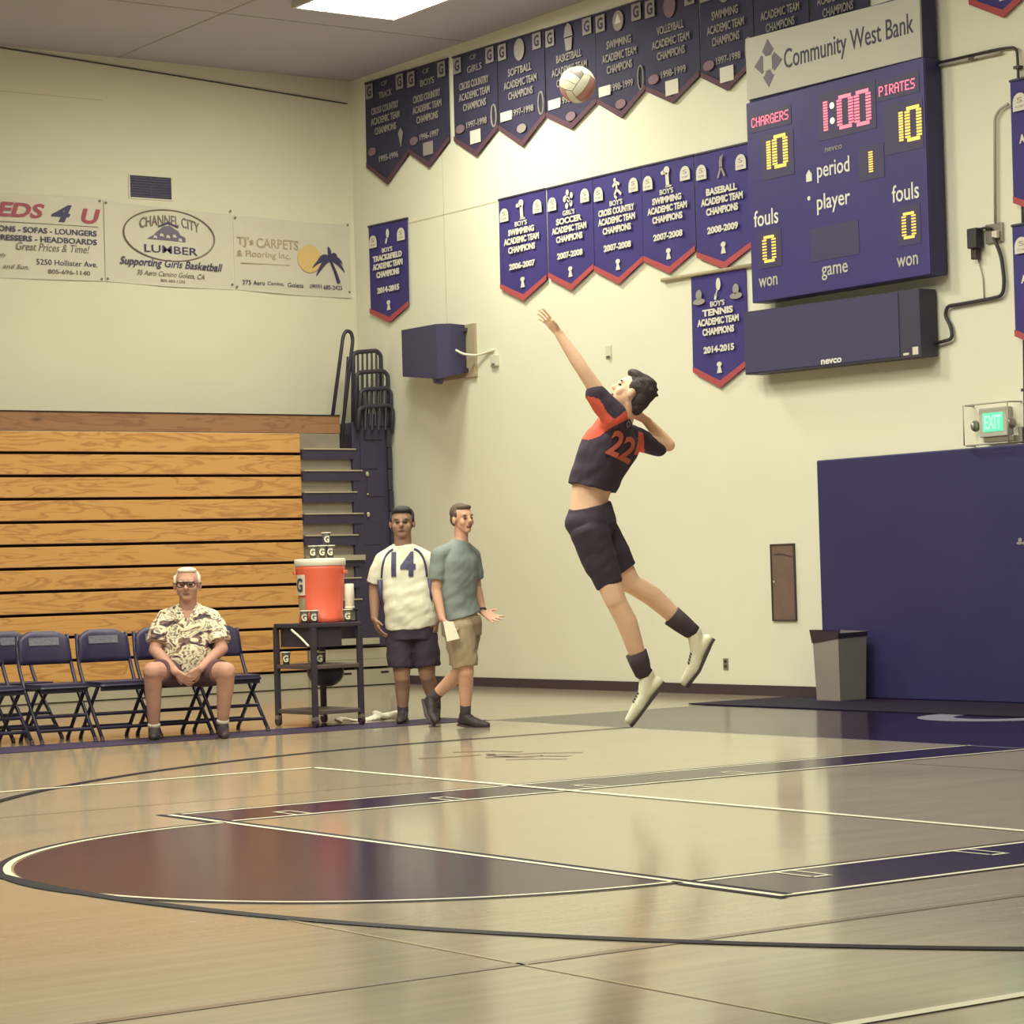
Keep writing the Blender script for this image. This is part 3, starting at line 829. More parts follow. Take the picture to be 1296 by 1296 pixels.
LOWER = [
    (4.735, 3.885, 5.246, 5.242, 4.280, 4.105, "BOY'S", 'SWIMMING', '2006-2007', 'swim', 0.2),
    (3.850, 3.056, 5.238, 5.234, 4.298, 4.120, "GIRL'S", 'SOCCER', '2007-2008', 'soccer', 1.3),
    (3.048, 2.242, 5.234, 5.226, 4.275, 4.094, "BOY'S", 'CROSS COUNTRY', '2007-2008', 'run', 2.1),
    (2.236, 1.420, 5.226, 5.216, 4.276, 4.106, "BOY'S", 'SWIMMING', '2007-2008', 'swim', 0.9),
    (1.400, 0.585, 5.214, 5.206, 4.210, 4.055, '', 'BASEBALL', '2008-2009', 'bat', 1.7)]
def purple_layout(t, w, side, tip, who, sport, year, ic, patches=True, last=True):
    H = side + tip
    m = 'felt_white'
    if patches:
        patch_arch(t, -w * 0.36, -H * 0.165, w * 0.185, H * 0.125); patch_arch(t, w * 0.36, -H * 0.155, w * 0.185, H * 0.125)
    icon(t, ic, 0, -H * 0.155, H * 0.19, 'felt_white' if ic != 'bat' else 'felt_grey')
    if who: text(t, who, 0, -H * 0.275, w * 0.26, H * 0.048, m, ZB, 0.005, bold=0.02)
    if sport: text(t, sport, 0, -H * 0.345, w * (0.74 if len(sport) > 10 else 0.56), H * 0.060, m, ZB, 0.005, bold=0.045)
    text(t, 'ACADEMIC TEAM', 0, -H * 0.425, w * 0.76, H * 0.062, m, ZB, 0.005, bold=0.045)
    text(t, 'CHAMPIONS', 0, -H * 0.510, w * 0.58, H * 0.062, m, ZB, 0.005, bold=0.045)
    if year: text(t, year, 0, -H * 0.665, w * 0.56, H * 0.060, m, ZB, 0.005, bold=0.045)
    bm = bmesh.new(); disc(bm, 0, -H * 0.80, w * 0.045, H * 0.022); poly(bm, [(-w * 0.045, -H * 0.875), (w * 0.045, -H * 0.875), (w * 0.02, -H * 0.82), (-w * 0.02, -H * 0.82)], ZB, ZB + 0.004)
    obj('trophy_emblem', bm, 'felt_white', t)
for i, (yl, yr, a, b, zs, ztp, who, sport, year, ic, ph) in enumerate(LOWER):
    pos = ['leftmost of the five in the lower row', 'second of the lower row', 'third of the lower row', 'fourth of the lower row', 'beside the scoreboard'][i]
    t, w, side, tip = banner('purple pennant banner reading %s %s, %s' % (sport, year, pos), yl, yr, a, b, zs, ztp, False, ph)
    purple_layout(t, w, side, tip, who, sport, year, ic)
t, w, side, tip = banner("single purple pennant banner reading BOY'S TENNIS 2014-2015 below the row beside the scoreboard", 1.512, 0.700, 4.046, 4.041, 3.110, 2.930, False, 0.4)
purple_layout(t, w, side, tip, "BOY'S", 'TENNIS', '2014-2015', 'racket', False)
for s in (-1, 1):
    bm = bmesh.new(); disc(bm, s * w * 0.34, -0.20, 0.045, 0.05); disc(bm, s * w * 0.34, -0.265, 0.09, 0.03)
    obj('crest_patch', bm, 'felt_grey', t)
t, w, side, tip = banner("lone purple pennant banner reading BOY'S TRACK&FIELD 2014-2015 hanging next to the corner", 7.400, 6.560, 5.307, 5.293, 4.294, 4.139, False, 2.6)
purple_layout(t, w, side, tip, "BOY'S", 'TRACK&FIELD', '2014-2015', 'foot')
bm = bmesh.new(); tube(bm, [(-0.03, 1.955, 4.052), (-0.03, 0.60, 4.040)], 0.019, 8)
tag(obj('wooden_rod', bm, 'board_tan', None, True), 'thin wooden rod on the wall carrying the tennis banner', 'rod')

# right-hand banners cut by the frame
t, w, side, tip = banner('purple banner whose red point hangs above the conduit by the scoreboard', -2.325, -3.10, 6.85, 6.85, 5.905, 5.715, False, 0.3)
purple_layout(t, w, side, tip, '', '', '', 'run')
t, w, side, tip = banner('purple banner at the right edge with an arched patch, level with the scoreboard digits', -2.800, -3.62, 5.170, 5.165, 4.150, 3.98, False, 1.0)
purple_layout(t, w, side, tip, '', '', '', 'racket'); t.location.x = -0.05
t, w, side, tip = banner('purple banner at the right edge beside the black wall cable', -2.765, -3.58, 3.972, 3.968, 3.050, 2.88, False, 1.9)
purple_layout(t, w, side, tip, '', '', '', 'bat'); t.location.x = -0.05

# top row
UPPER = [
    (7.385, 6.500, 6.975, 6.962, 5.990, 5.725, 'TRACK', 'CROSS COUNTRY', '1995-1996', None),
    (6.485, 5.640, 6.958, 6.942, 6.020, 5.785, 'BOYS', 'CROSS COUNTRY', '1996-1997', None),
    (5.545, 4.690, 6.936, 6.925, 6.000, 5.767, 'GIRLS', 'CROSS COUNTRY', '1997-1998', None),
    (4.680, 3.815, 6.922, 6.908, 5.985, 5.736, '', 'SOFTBALL', '1997-1998', 'ball'),
    (3.805, 2.930, 6.905, 6.884, 5.975, 5.777, '', 'BASKETBALL', '1998-1999', 'cone'),
    (2.922, 2.118, 6.882, 6.872, 5.968, 5.750, '', 'SWIMMING', '1998-1999', 'wave'),
    (2.112, 1.275, 6.870, 6.852, 5.950, 5.755, '', 'VOLLEYBALL', '1998-1999', 'ball'),
    (1.250, 0.470, 6.848, 6.832, 5.930, 5.733, '', 'SWIMMING', '1997-1998', 'ball'),
    (0.462, -0.310, 6.830, 6.812, 5.93, 5.733, '', '', '', 'ball'),
    (-0.320, -1.100, 6.812, 6.795, 5.93, 5.733, '', '', '', 'ball')]
ORD = ['leftmost, touching the corner', 'second from the corner', 'third from the corner', 'fourth from the corner', 'behind the flying volleyball', 'just right of the volleyball', 'seventh from the corner', 'last one clear of the bank sign', 'half hidden above the bank sign', 'hidden mostly by the bank sign']
for i, (yl, yr, a, b, zs, ztp, who, sport, year, ic) in enumerate(UPPER):
    t, w, side, tip = banner(('dark navy banner of the top row reading %s, %s' % (sport, ORD[i])) if 3 < i < 8 else 'dark navy banner of the top row, %s' % ORD[i], yl, yr, a, b, zs, ztp, True, i * 1.1)
    H = side + tip
    g = 'felt_grey'
    for s in (-1, 1):
        bm = bmesh.new(); poly(bm, [(s * w * 0.37 - 0.075, -0.20), (s * w * 0.37 + 0.075, -0.20), (s * w * 0.37 + 0.075, -0.03), (s * w * 0.37 - 0.075, -0.03)], ZB, ZB + 0.004)
        pt = obj('patch', bm, g, t)
        text(pt, 'G', s * w * 0.37, -0.115, 0.09, 0.12, 'banner_navy', ZB + 0.004, 0.002, bold=0.03, name='patch_print')
    if ic:
        icon(t, ic, 0, -0.145, 0.26, 'felt_pink' if ic == 'ball' and i == 6 else g)
        ys = (-0.36, -0.49, -0.61)
    else:
        text(t, "CIF", 0, -0.075, 0.13, 0.05, g, ZB, 0.004)
        text(t, who, 0.02, -0.20, 0.28, 0.075, g, ZB, 0.004, bold=0.01)
        ys = (-0.36, -0.48, -0.60)
    if sport: text(t, sport, 0, ys[0], w * (0.66 if len(sport) > 10 else 0.5), 0.082, g, ZB, 0.004, bold=0.02)
    text(t, 'ACADEMIC TEAM', 0, ys[1], w * 0.70, 0.082, g, ZB, 0.004, bold=0.02)
    text(t, 'CHAMPIONS', 0, ys[2], w * 0.52, 0.082, g, ZB, 0.004, bold=0.02)
    if year: text(t, year, 0.03 if i != 0 else 0.05, -0.80 if i else -0.93, w * 0.46, 0.072, g, ZB, 0.004, bold=0.02)
    bm = bmesh.new(); disc(bm, 0.0 if i in (3, 4, 5) else -w * 0.34, -0.985 if i in (3, 4, 5) else -0.82, 0.085, 0.048)
    obj('oval_patch', bm, 'felt_pink' if i != 3 else g, t)
    bm = bmesh.new()
    if i == 0:
        poly(bm, [(w * 0.36 - 0.05, -0.70), (w * 0.36, -0.86), (w * 0.36 + 0.05, -0.70), (w * 0.36, -0.64)], ZB, ZB + 0.004)
    elif i in (3, 4, 5):
        poly(bm, [(-w * 0.44, -0.86), (-w * 0.20, -0.86), (-w * 0.20, -0.76), (-w * 0.44, -0.76)], ZB, ZB + 0.004)
    else:
        poly(bm, [(-0.10, -1.02), (0.10, -1.02), (0.10, -0.875), (-0.10, -0.875)], ZB, ZB + 0.004)
    obj('name_patch', bm, 'felt_grey' if i < 2 else 'felt_white', t)
    if i in (2, 3, 5, 7):
        bm = bmesh.new(); tube(bm, [(w * 0.42 + 0.045 * math.cos(q), -0.78 + 0.12 * math.sin(q), ZB) for q in [2 * PI * k / 20 for k in range(21)]], 0.010, 5)
        obj('loop_patch', bm, g, t)

# ================================================================== scoreboard, sign, lower cabinet
SBY, SBZ = -0.80, 3.650
sbd = thing('scoreboard', 'large purple electronic scoreboard with red and amber digits mounted on the end wall', 'scoreboard', (0, SBY, SBZ), END_WALL)
def bx(y): return SBY - y
SF = 0.225
obj('housing', B((bx(0.375), bx(-1.955), 0.0, 1.860, 0.03, SF), bev=0.008), 'score_purple', sbd)
obj('wall_bracket', B((bx(0.15), bx(0.02), 0.2, 1.7, 0.0, 0.03), (bx(-1.5), bx(-1.7), 0.2, 1.7, 0.0, 0.03)), 'plate_white', sbd)
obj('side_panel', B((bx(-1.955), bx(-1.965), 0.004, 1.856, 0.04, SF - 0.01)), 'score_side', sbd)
for (y0, y1, z0, z1) in ((0.33, -0.25, 5.22, 5.40), (0.17, -0.27, 4.76, 5.17), (-0.62, -1.36, 5.00, 5.42), (-1.37, -1.90, 5.22, 5.40), (-1.46, -1.93, 4.74, 5.17), (-1.12, -1.44, 4.56, 4.86), (0.26, -0.06, 3.95, 4.30), (-1.58, -1.86, 3.93, 4.27), (-0.45, -1.09, 3.93, 4.23)):
    obj('display_window', B((bx(y0), bx(y1), z0 - SBZ, z1 - SBZ, SF - 0.005, SF + 0.003)), 'score_black', sbd)
ZL = SF + 0.003
FONT57 = {'C': '01110 10001 10000 10000 10000 10001 01110', 'H': '10001 10001 10001 11111 10001 10001 10001', 'A': '01110 10001 10001 11111 10001 10001 10001',
          'R': '11110 10001 10001 11110 10100 10010 10001', 'G': '01110 10001 10000 10111 10001 10001 01111', 'E': '11111 10000 10000 11110 10000 10000 11111',
          'S': '01111 10000 10000 01110 00001 00001 11110', 'P': '11110 10001 10001 11110 10000 10000 10000', 'I': '01110 00100 00100 00100 00100 00100 01110',
          'T': '11111 00100 00100 00100 00100 00100 00100'}
def led_word(s, y0, y1, zc, h, m):
    n = len(s); pw = (y0 - y1) / (n * 6 - 1); phh = h / 7
    for ci, ch in enumerate(s):
        bm = bmesh.new()
        for r, row in enumerate(FONT57[ch].split()):
            for c, bit in enumerate(row):
                if bit == '1':
                    x = bx(y0) + (ci * 6 + c + 0.5) * pw; y = zc - SBZ + h / 2 - (r + 0.5) * phh
                    box(bm, x - pw * 0.42, x + pw * 0.42, y - phh * 0.42, y + phh * 0.42, ZL, ZL + 0.004)
        obj('led_letter', bm, m, sbd)
def led_digit(d, y0, y1, z1, z0, m, rows=9, lean=0.0):
    """vertical strokes made of short dashes, solid caps"""
    bm = bmesh.new(); x0, x1 = bx(y0), bx(y1); lo, hi = z0 - SBZ, z1 - SBZ
    w = x1 - x0
    def col(xc, cw):
        for k in range(rows):
            y = lo + (hi - lo) * (0.10 + 0.80 * (k + 0.5) / rows)
            box(bm, xc - cw / 2, xc + cw / 2, y - (hi - lo) * 0.028, y + (hi - lo) * 0.028, ZL, ZL + 0.004)
    if d == '0':
        cw = w * 0.30
        col(x0 + cw / 2, cw); col(x1 - cw / 2, cw)
        t = (hi - lo) * 0.10
        box(bm, x0 + cw * 0.4, x1 - cw * 0.4, lo, lo + t, ZL, ZL + 0.004); box(bm, x0 + cw * 0.4, x1 - cw * 0.4, hi - t, hi, ZL, ZL + 0.004)
    else:
        for k in range(rows + 2):
            y = lo + (hi - lo) * (k + 0.5) / (rows + 2)
            box(bm, x0, x1, y - (hi - lo) * 0.03, y + (hi - lo) * 0.03, ZL, ZL + 0.004)
    obj('led_digit', bm, m, sbd)
led_word('CHARGERS', 0.300, -0.215, 5.312, 0.088, 'led_red')
led_word('PIRATES', -1.405, -1.850, 5.305, 0.088, 'led_red')
led_digit('1', 0.100, 0.045, 5.115, 4.850, 'led_amber'); led_digit('0', 0.020, -0.190, 5.150, 4.845, 'led_amber')
led_digit('1', -0.685, -0.740, 5.345, 5.075, 'led_red'); led_digit('0', -0.865, -1.075, 5.360, 5.060, 'led_red'); led_digit('0', -1.090, -1.300, 5.362, 5.050, 'led_red')
bm = bmesh.new()
disc(bm, bx(-0.80), 5.290 - SBZ, 0.028, 0.028, ZL); disc(bm, bx(-0.80), 5.155 - SBZ, 0.028, 0.028, ZL)
obj('led_colon', bm, 'led_white', sbd)
led_digit('1', -1.640, -1.690, 5.090, 4.830, 'led_amber'); led_digit('0', -1.715, -1.915, 5.115, 4.815, 'led_amber')
led_digit('1', -1.250, -1.300, 4.810, 4.620, 'led_amber', 7)
led_digit('0', 0.200, 0.015, 4.245, 4.000, 'led_amber', 7); led_digit('0', -1.635, -1.805, 4.212, 3.985, 'led_amber', 7)
for s, y0, y1, zc, h, m in (('period', -0.575, -1.000, 4.722, 0.185, 'letter_white'), ('player', -0.560, -0.995, 4.435, 0.185, 'letter_white'), ('fouls', 0.310, -0.030, 4.420, 0.150, 'letter_white'), ('fouls', -1.525, -1.855, 4.392, 0.150, 'letter_white'),
                            ('won', 0.270, 0.010, 3.825, 0.085, 'sign_white'), ('won', -1.555, -1.815, 3.795, 0.085, 'sign_white'), ('game', -0.592, -0.935, 3.812, 0.125, 'sign_white')):
    text(sbd, s, (bx(y0) + bx(y1)) / 2, zc - SBZ, y0 - y1, h, m, SF, 0.004, bold=0.008)
text(sbd, 'nevco', bx(-0.80), 4.908 - SBZ, 0.225, 0.038, 'felt_grey', SF, 0.004, bold=0.02)
bm = bmesh.new(); poly(bm, [(bx(-0.43), 4.66 - SBZ), (bx(-0.505), 4.66 - SBZ), (bx(-0.505), 4.725 - SBZ), (bx(-0.467), 4.765 - SBZ), (bx(-0.43), 4.725 - SBZ)], SF, SF + 0.006); obj('possession_arrow', bm, 'letter_white', sbd)
bm = bmesh.new(); disc(bm, bx(-0.455), 4.510 - SBZ, 0.020, 0.020, SF); obj('bonus_dot', bm, 'letter_white', sbd)

sg = thing('sponsor_sign', 'white Community West Bank sign panel on top of the scoreboard', 'sign', (0, SBY, 5.515), END_WALL)
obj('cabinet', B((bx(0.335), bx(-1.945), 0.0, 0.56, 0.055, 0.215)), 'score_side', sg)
obj('wall_bracket', B((bx(-1.15), bx(-1.25), 0.1, 0.5, 0.0, 0.055), (bx(-1.75), bx(-1.85), 0.1, 0.5, 0.0, 0.055)), 'score_side', sg)
bm = bmesh.new(); poly(bm, [(bx(0.340), 0.020), (bx(-1.945), -0.004), (bx(-1.945), 0.535), (bx(0.340), 0.590)], 0.215, 0.236); obj('panel', bm, 'sign_white', sg)
SZ = 0.236
lx, ly, ss = bx(0.03), 0.308, 0.215
lg = None
for dx, dy in ((0, 1), (0, -1), (1, 0), (-1, 0)):
    bm = bmesh.new()
    c = (lx + dx * ss * 0.50, ly + dy * ss * 0.60)
    if dy:
        pts = [(c[0], c[1] - 0.43 * ss), (c[0] + 0.36 * ss, c[1] - 0.05 * dy * ss), (c[0] + 0.24 * ss, c[1] + 0.10 * ss), (c[0], c[1] + 0.43 * ss), (c[0] - 0.24 * ss, c[1] + 0.10 * ss), (c[0] - 0.36 * ss, c[1] - 0.05 * dy * ss)]
    else:
        pts = [(c[0] - 0.40 * ss, c[1]), (c[0] - dx * 0.1 * ss, c[1] - 0.40 * ss), (c[0] + 0.40 * ss, c[1]), (c[0] - dx * 0.1 * ss, c[1] + 0.40 * ss)]
    poly(bm, pts, SZ, SZ + 0.004); obj('logo_petal', bm, 'sign_grey', sg)
bm = bmesh.new(); box(bm, lx - 0.06, lx + 0.06, ly - 0.065, ly + 0.065, SZ + 0.004, SZ + 0.007); obj('logo_core', bm, 'sign_white', sg)
text(sg, 'Community West Bank', (bx(-0.19) + bx(-1.865)) / 2, 0.278, 1.675, 0.235, 'sign_ink', SZ, 0.003, slope=0.004, bold=0.004)

lc = thing('scoreboard_speaker', 'long black loudspeaker cabinet mounted under the scoreboard', 'loudspeaker', (-0.004, SBY, 2.965), END_WALL)
bm = bmesh.new(); poly(bm, [(bx(0.50), 0.03), (bx(-1.815), 0.0), (bx(-1.815), 0.580), (bx(0.50), 0.615)], 0.03, 0.225); obj('cabinet', bm, 'cabinet_black', lc)
bm = bmesh.new(); poly(bm, [(bx(0.485), 0.045), (bx(-1.56), 0.018), (bx(-1.56), 0.570), (bx(0.485), 0.600)], 0.225, 0.231); obj('grille', bm, 'speaker_cloth', lc)
obj('wall_bracket', B((bx(0.2), bx(0.05), 0.1, 0.5, 0.0, 0.03), (bx(-1.5), bx(-1.65), 0.1, 0.5, 0.0, 0.03)), 'plate_white', lc)
text(lc, 'nevco', bx(-0.69), 0.055, 0.27, 0.045, 'letter_white', 0.231, 0.003, bold=0.03)
obj('rating_label', B((bx(-1.715), bx(-1.785), 0.018, 0.085, 0.225, 0.228)), 'plate_white', lc)
obj('badge', B((bx(-1.60), bx(-1.67), 0.022, 0.042, 0.225, 0.228), bev=0.001), 'plate_white', lc)

# ================================================================== other things on the end wall
# angled loudspeaker by the corner, on a tan backing board
sp = thing('wall_loudspeaker', 'navy wedge-shaped loudspeaker on a tan board near the corner', 'loudspeaker', (0, 5.62, 3.40), END_WALL)
obj('backing_board', B((-0.30, 0.365, -0.02, 0.56, 0.0, 0.035)), 'board_tan', sp)
bm = bmesh.new()
# plan of the cabinet (x right, z out); the front edge is taller than the back
plan = [(-0.45, 0.06), (0.22, 0.06), (0.30, 0.30), (0.32, 0.50), (-0.69, 0.30)]
hts = [(0.05, 0.56), (0.03, 0.555), (-0.01, 0.555), (-0.055, 0.540), (0.056, 0.577)]
lo = [bm.verts.new((x, h[0], z)) for (x, z), h in zip(plan, hts)]
hi = [bm.verts.new((x, h[1], z)) for (x, z), h in zip(plan, hts)]
bm.faces.new(lo[::-1]); bm.faces.new(hi)
for i in range(5):
    bm.faces.new((lo[i], lo[(i + 1) % 5], hi[(i + 1) % 5], hi[i]))
obj('cabinet', bm, 'speaker_cloth', sp)
bm = bmesh.new(); tube(bm, [(0.22, -0.03, 0.42), (0.22, -0.095, 0.43)], [0.07, 0.05], 12); obj('swivel', bm, 'cabinet_black', sp)
for y in (0.06, 0.50):
    obj('bracket', B((0.10, 0.24, y - 0.02, y + 0.02, 0.03, 0.12)), 'cabinet_black', sp)
bm = bmesh.new(); tube(bm, arc_pts([(0.27, 0.27, 0.22), (0.33, 0.22, 0.16), (0.42, 0.20, 0.06), (0.56, 0.215, 0.02), (0.70, 0.24, 0.012)], 0.08), 0.014, 8)
cb = obj('cable', bm, 'cable_white', sp, True)
jb = thing('junction_box', 'small pale junction box on the wall right of the corner loudspeaker', 'junction box', (0, 4.91, 3.46), END_WALL)
obj('box', B((-0.06, 0.07, 0.0, 0.12, 0.0, 0.035), bev=0.005), 'plate_white', jb)
obj('knockout', B((-0.03, 0.03, 0.005, 0.03, 0.035, 0.038)), 'steel', jb)

wp = thing('wall_panel', 'narrow brown wooden panel set in the end wall left of the navy pad', 'panel', (0, 0.31, 0.70), END_WALL)
obj('frame', B((-0.168, 0.168, 0.0, 0.012, 0.0, 0.02), (-0.168, 0.168, 0.703, 0.715, 0.0, 0.02), (-0.168, -0.155, 0.012, 0.703, 0, 0.02), (0.155, 0.168, 0.012, 0.703, 0, 0.02)), 'rubber_base', wp)
obj('door', B((-0.155, 0.155, 0.012, 0.703, 0.0, 0.012)), 'wood_plate', wp)
obj('latch', B((-0.135, -0.12, 0.355, 0.375, 0.012, 0.02)), 'plate_white', wp)
bm = bmesh.new(); tube(bm, [(-0.12, 0.62, 0.013), (0.0, 0.62, 0.014), (0.13, 0.595, 0.013)], 0.005, 5); obj('scratch', bm, 'rubber_base', wp)

oo = thing('wall_outlet', 'dark wall outlet low on the end wall right of the jumping player', 'outlet', (0, 1.19, 0.235), END_WALL)
obj('plate', B((-0.036, 0.036, 0.0, 0.11, 0.0, 0.008), bev=0.002), 'steel', oo)
for z in (0.022, 0.068):
    obj('socket', B((-0.02, 0.02, z, z + 0.024, 0.008, 0.011)), 'cable_black', oo)
oo = thing('wall_thermostat', 'small pale plate on the end wall above the jumping player', 'wall plate', (0, 2.89, 3.37), END_WALL)
obj('plate', B((-0.045, 0.05, 0.0, 0.125, 0.0, 0.012), bev=0.003), 'plate_white', oo)
obj('lever', B((-0.01, 0.035, 0.005, 0.018, 0.012, 0.03)), 'rubber_base', oo)

# conduits and cable to the right of the scoreboard
bm = bmesh.new()
P3 = lambda y, z, x=-0.035: (x, y, z)
tube(bm, arc_pts([P3(-1.93, 5.478), P3(-2.66, 5.462), P3(-2.86, 5.44), P3(-2.865, 5.30), P3(-2.86, 4.0), P3(-2.80, 2.18)], 0.16, 8), 0.012, 8)
cd = thing('conduit', 'thin dark conduit bending from the scoreboard top down the right edge of the wall', 'conduit', (-0.004, 0, 0))
obj('pipe', bm, 'cable_black', cd, True)
for y, z in ((-2.35, 5.44), (-2.86, 5.27), (-2.85, 4.6), (-2.83, 3.3), (-2.82, 2.6)):
    obj('clamp', B((-0.055, 0, y - 0.03, y + 0.03, z - 0.012, z + 0.012)), 'rubber_base', cd)
bm = bmesh.new(); tube(bm, [P3(-1.93, 5.452), P3(-2.68, 5.430)], 0.013, 8); obj('pipe', bm, 'conduit', cd, True)
bm = bmesh.new(); tube(bm, arc_pts([P3(-2.74, 4.985), P3(-2.64, 4.96), P3(-2.58, 4.90), P3(-2.545, 4.02)], 0.08, 6), 0.013, 8)
tag(obj('conduit', bm, 'conduit', None, True), 'pale conduit bending down to the outlet right of the scoreboard', 'conduit')
ob = thing('power_outlet', 'wall outlet with a black power adapter plugged in, right of the scoreboard', 'outlet', (0, -2.45, 3.83), END_WALL)
obj('plate', B((-0.03, 0.16, 0.03, 0.19, 0.0, 0.03), bev=0.004), 'steel', ob)
ad = obj('adapter', B((-0.17, -0.06, 0.0, 0.17, 0.02, 0.11), bev=0.01), 'cable_black', ob)
obj('adapter_foot', B((-0.16, -0.10, -0.09, 0.0, 0.02, 0.08), bev=0.008), 'rubber_base', ad)
obj('plug', B((0.08, 0.14, 0.06, 0.12, 0.03, 0.07), bev=0.006), 'plate_white', ob)
bm = bmesh.new(); tube(bm, [(-0.06, 0.16, 0.05), (0.02, 0.16, 0.06), (0.06, 0.14, 0.04)], 0.012, 6); obj('lead', bm, 'cable_black', ob, True)
bm = bmesh.new(); tube(bm, [(-0.13, -0.09, 0.02), (-0.09, -0.25, 0.012), (-0.085, -0.42, 0.012)], 0.006, 6); obj('thin_lead', bm, 'conduit', ob, True)
bm = bmesh.new()
tube(bm, arc_pts([P3(-2.545, 3.90, -0.06), P3(-2.60, 3.74), P3(-2.625, 3.52), P3(-2.60, 3.405), P3(-2.48, 3.395), P3(-2.10, 3.385), P3(-1.955, 3.385), P3(-1.92, 3.31), P3(-1.99, 3.20), P3(-2.00, 3.10), P3(-1.80, 3.075, -0.06)], 0.09, 6), 0.016, 8)
tag(obj('power_cable', bm, 'cable_black', None, True), 'thick black cable curling along the wall into the cabinet under the scoreboard', 'cable')

ex = thing('exit_sign', 'green lit exit sign with emergency lamp heads in a wire guard above the pad', 'exit sign', (0, -2.48, 2.235), END_WALL)
obj('housing', B((-0.165, 0.155, 0.0, 0.245, 0.0, 0.075), bev=0.008), 'sign_white', ex)
fc = obj('face', B((-0.115, 0.115, 0.042, 0.200, 0.075, 0.080)), 'exit_green', ex)
text(fc, 'EXIT', 0.0, 0.122, 0.19, 0.115, 'exit_letter', 0.080, 0.002, bold=0.02)
for s, cx in ((-1, -0.20), (1, 0.215)):
    bm = bmesh.new(); ellipsoid(bm, (cx, 0.10, 0.08), (0.032, 0.05, 0.05), nu=12, nv=8); obj('lamp_head', bm, 'steel', ex, True)
obj('battery_tray', B((-0.13, 0.21, -0.045, 0.0, 0.0, 0.06), bev=0.005), 'steel', ex)
for y in (-0.062, 0.125, 0.275):
    bm = bmesh.new(); tube(bm, arc_pts([(-0.29, y, 0.0), (-0.27, y, 0.15), (0.24, y, 0.15), (0.26, y, 0.0)], 0.05), 0.007, 6)
    if y != 0.125: obj('guard_wire', bm, 'conduit', ex, True)
    else: bm.free()
for x in (-0.27, 0.24):
    bm = bmesh.new(); tube(bm, [(x, -0.062, 0.15), (x, 0.275, 0.15)], 0.006, 6); obj('guard_wire', bm, 'conduit', ex, True)
bm = bmesh.new(); tube(bm, [(0.28, -0.05, 0.03), (0.28, 0.06, 0.03)], 0.03, 8); obj('junction', bm, 'steel', ex)

pd = thing('wall_pad', 'large navy padded wall mat covering the lower end wall behind the bin', 'wall pad', (0, -0.245, 0.012), END_WALL)
px = 0.0
for i in range(2):
    bm = bmesh.new(); box(bm, px, px + 3.2, 0.0, 2.145, 0.0, 0.055, bev=0.012); obj('pad_section', bm, 'pad_navy', pd); px += 3.2004
bm = bmesh.new(); disc(bm, 2.475, 1.352, 0.022, 0.018, 0.055, 0.002, 10); disc(bm, 2.468, 1.325, 0.034, 0.012, 0.055, 0.003, 10); disc(bm, 2.515, 1.325, 0.02, 0.012, 0.055, 0.002, 10)
obj('printed_mark', bm, 'felt_grey', pd)

# ------------------------------------------------------------------ bin
bn = thing('trash_bin', 'grey tapered square waste bin with a dark liner in front of the navy pad', 'bin', (-0.335, -0.785, 0.012))
bm = bmesh.new()
def sq(h, z): return [(-h, -h, z), (h, -h, z), (h, h, z), (-h, h, z)]
ring_loft(bm, [sq(0.150, 0.0), sq(0.152, 0.01), sq(0.168, 0.585), sq(0.158, 0.585), sq(0.142, 0.02)])
obj('body', bm, 'bin_grey', bn)
bm = bmesh.new()
ring_loft(bm, [[(-0.172, -0.172, 0.548), (0.172, -0.172, 0.560), (0.172, 0.172, 0.52), (-0.172, 0.172, 0.505)], [(-0.176, -0.176, 0.592), (0.176, -0.176, 0.600), (0.180, 0.186, 0.61), (-0.186, 0.186, 0.625)], [(-0.15, -0.15, 0.58), (0.15, -0.15, 0.58), (0.15, 0.15, 0.58), (-0.15, 0.15, 0.58)]])
obj('liner', bm, 'bin_bag', bn)

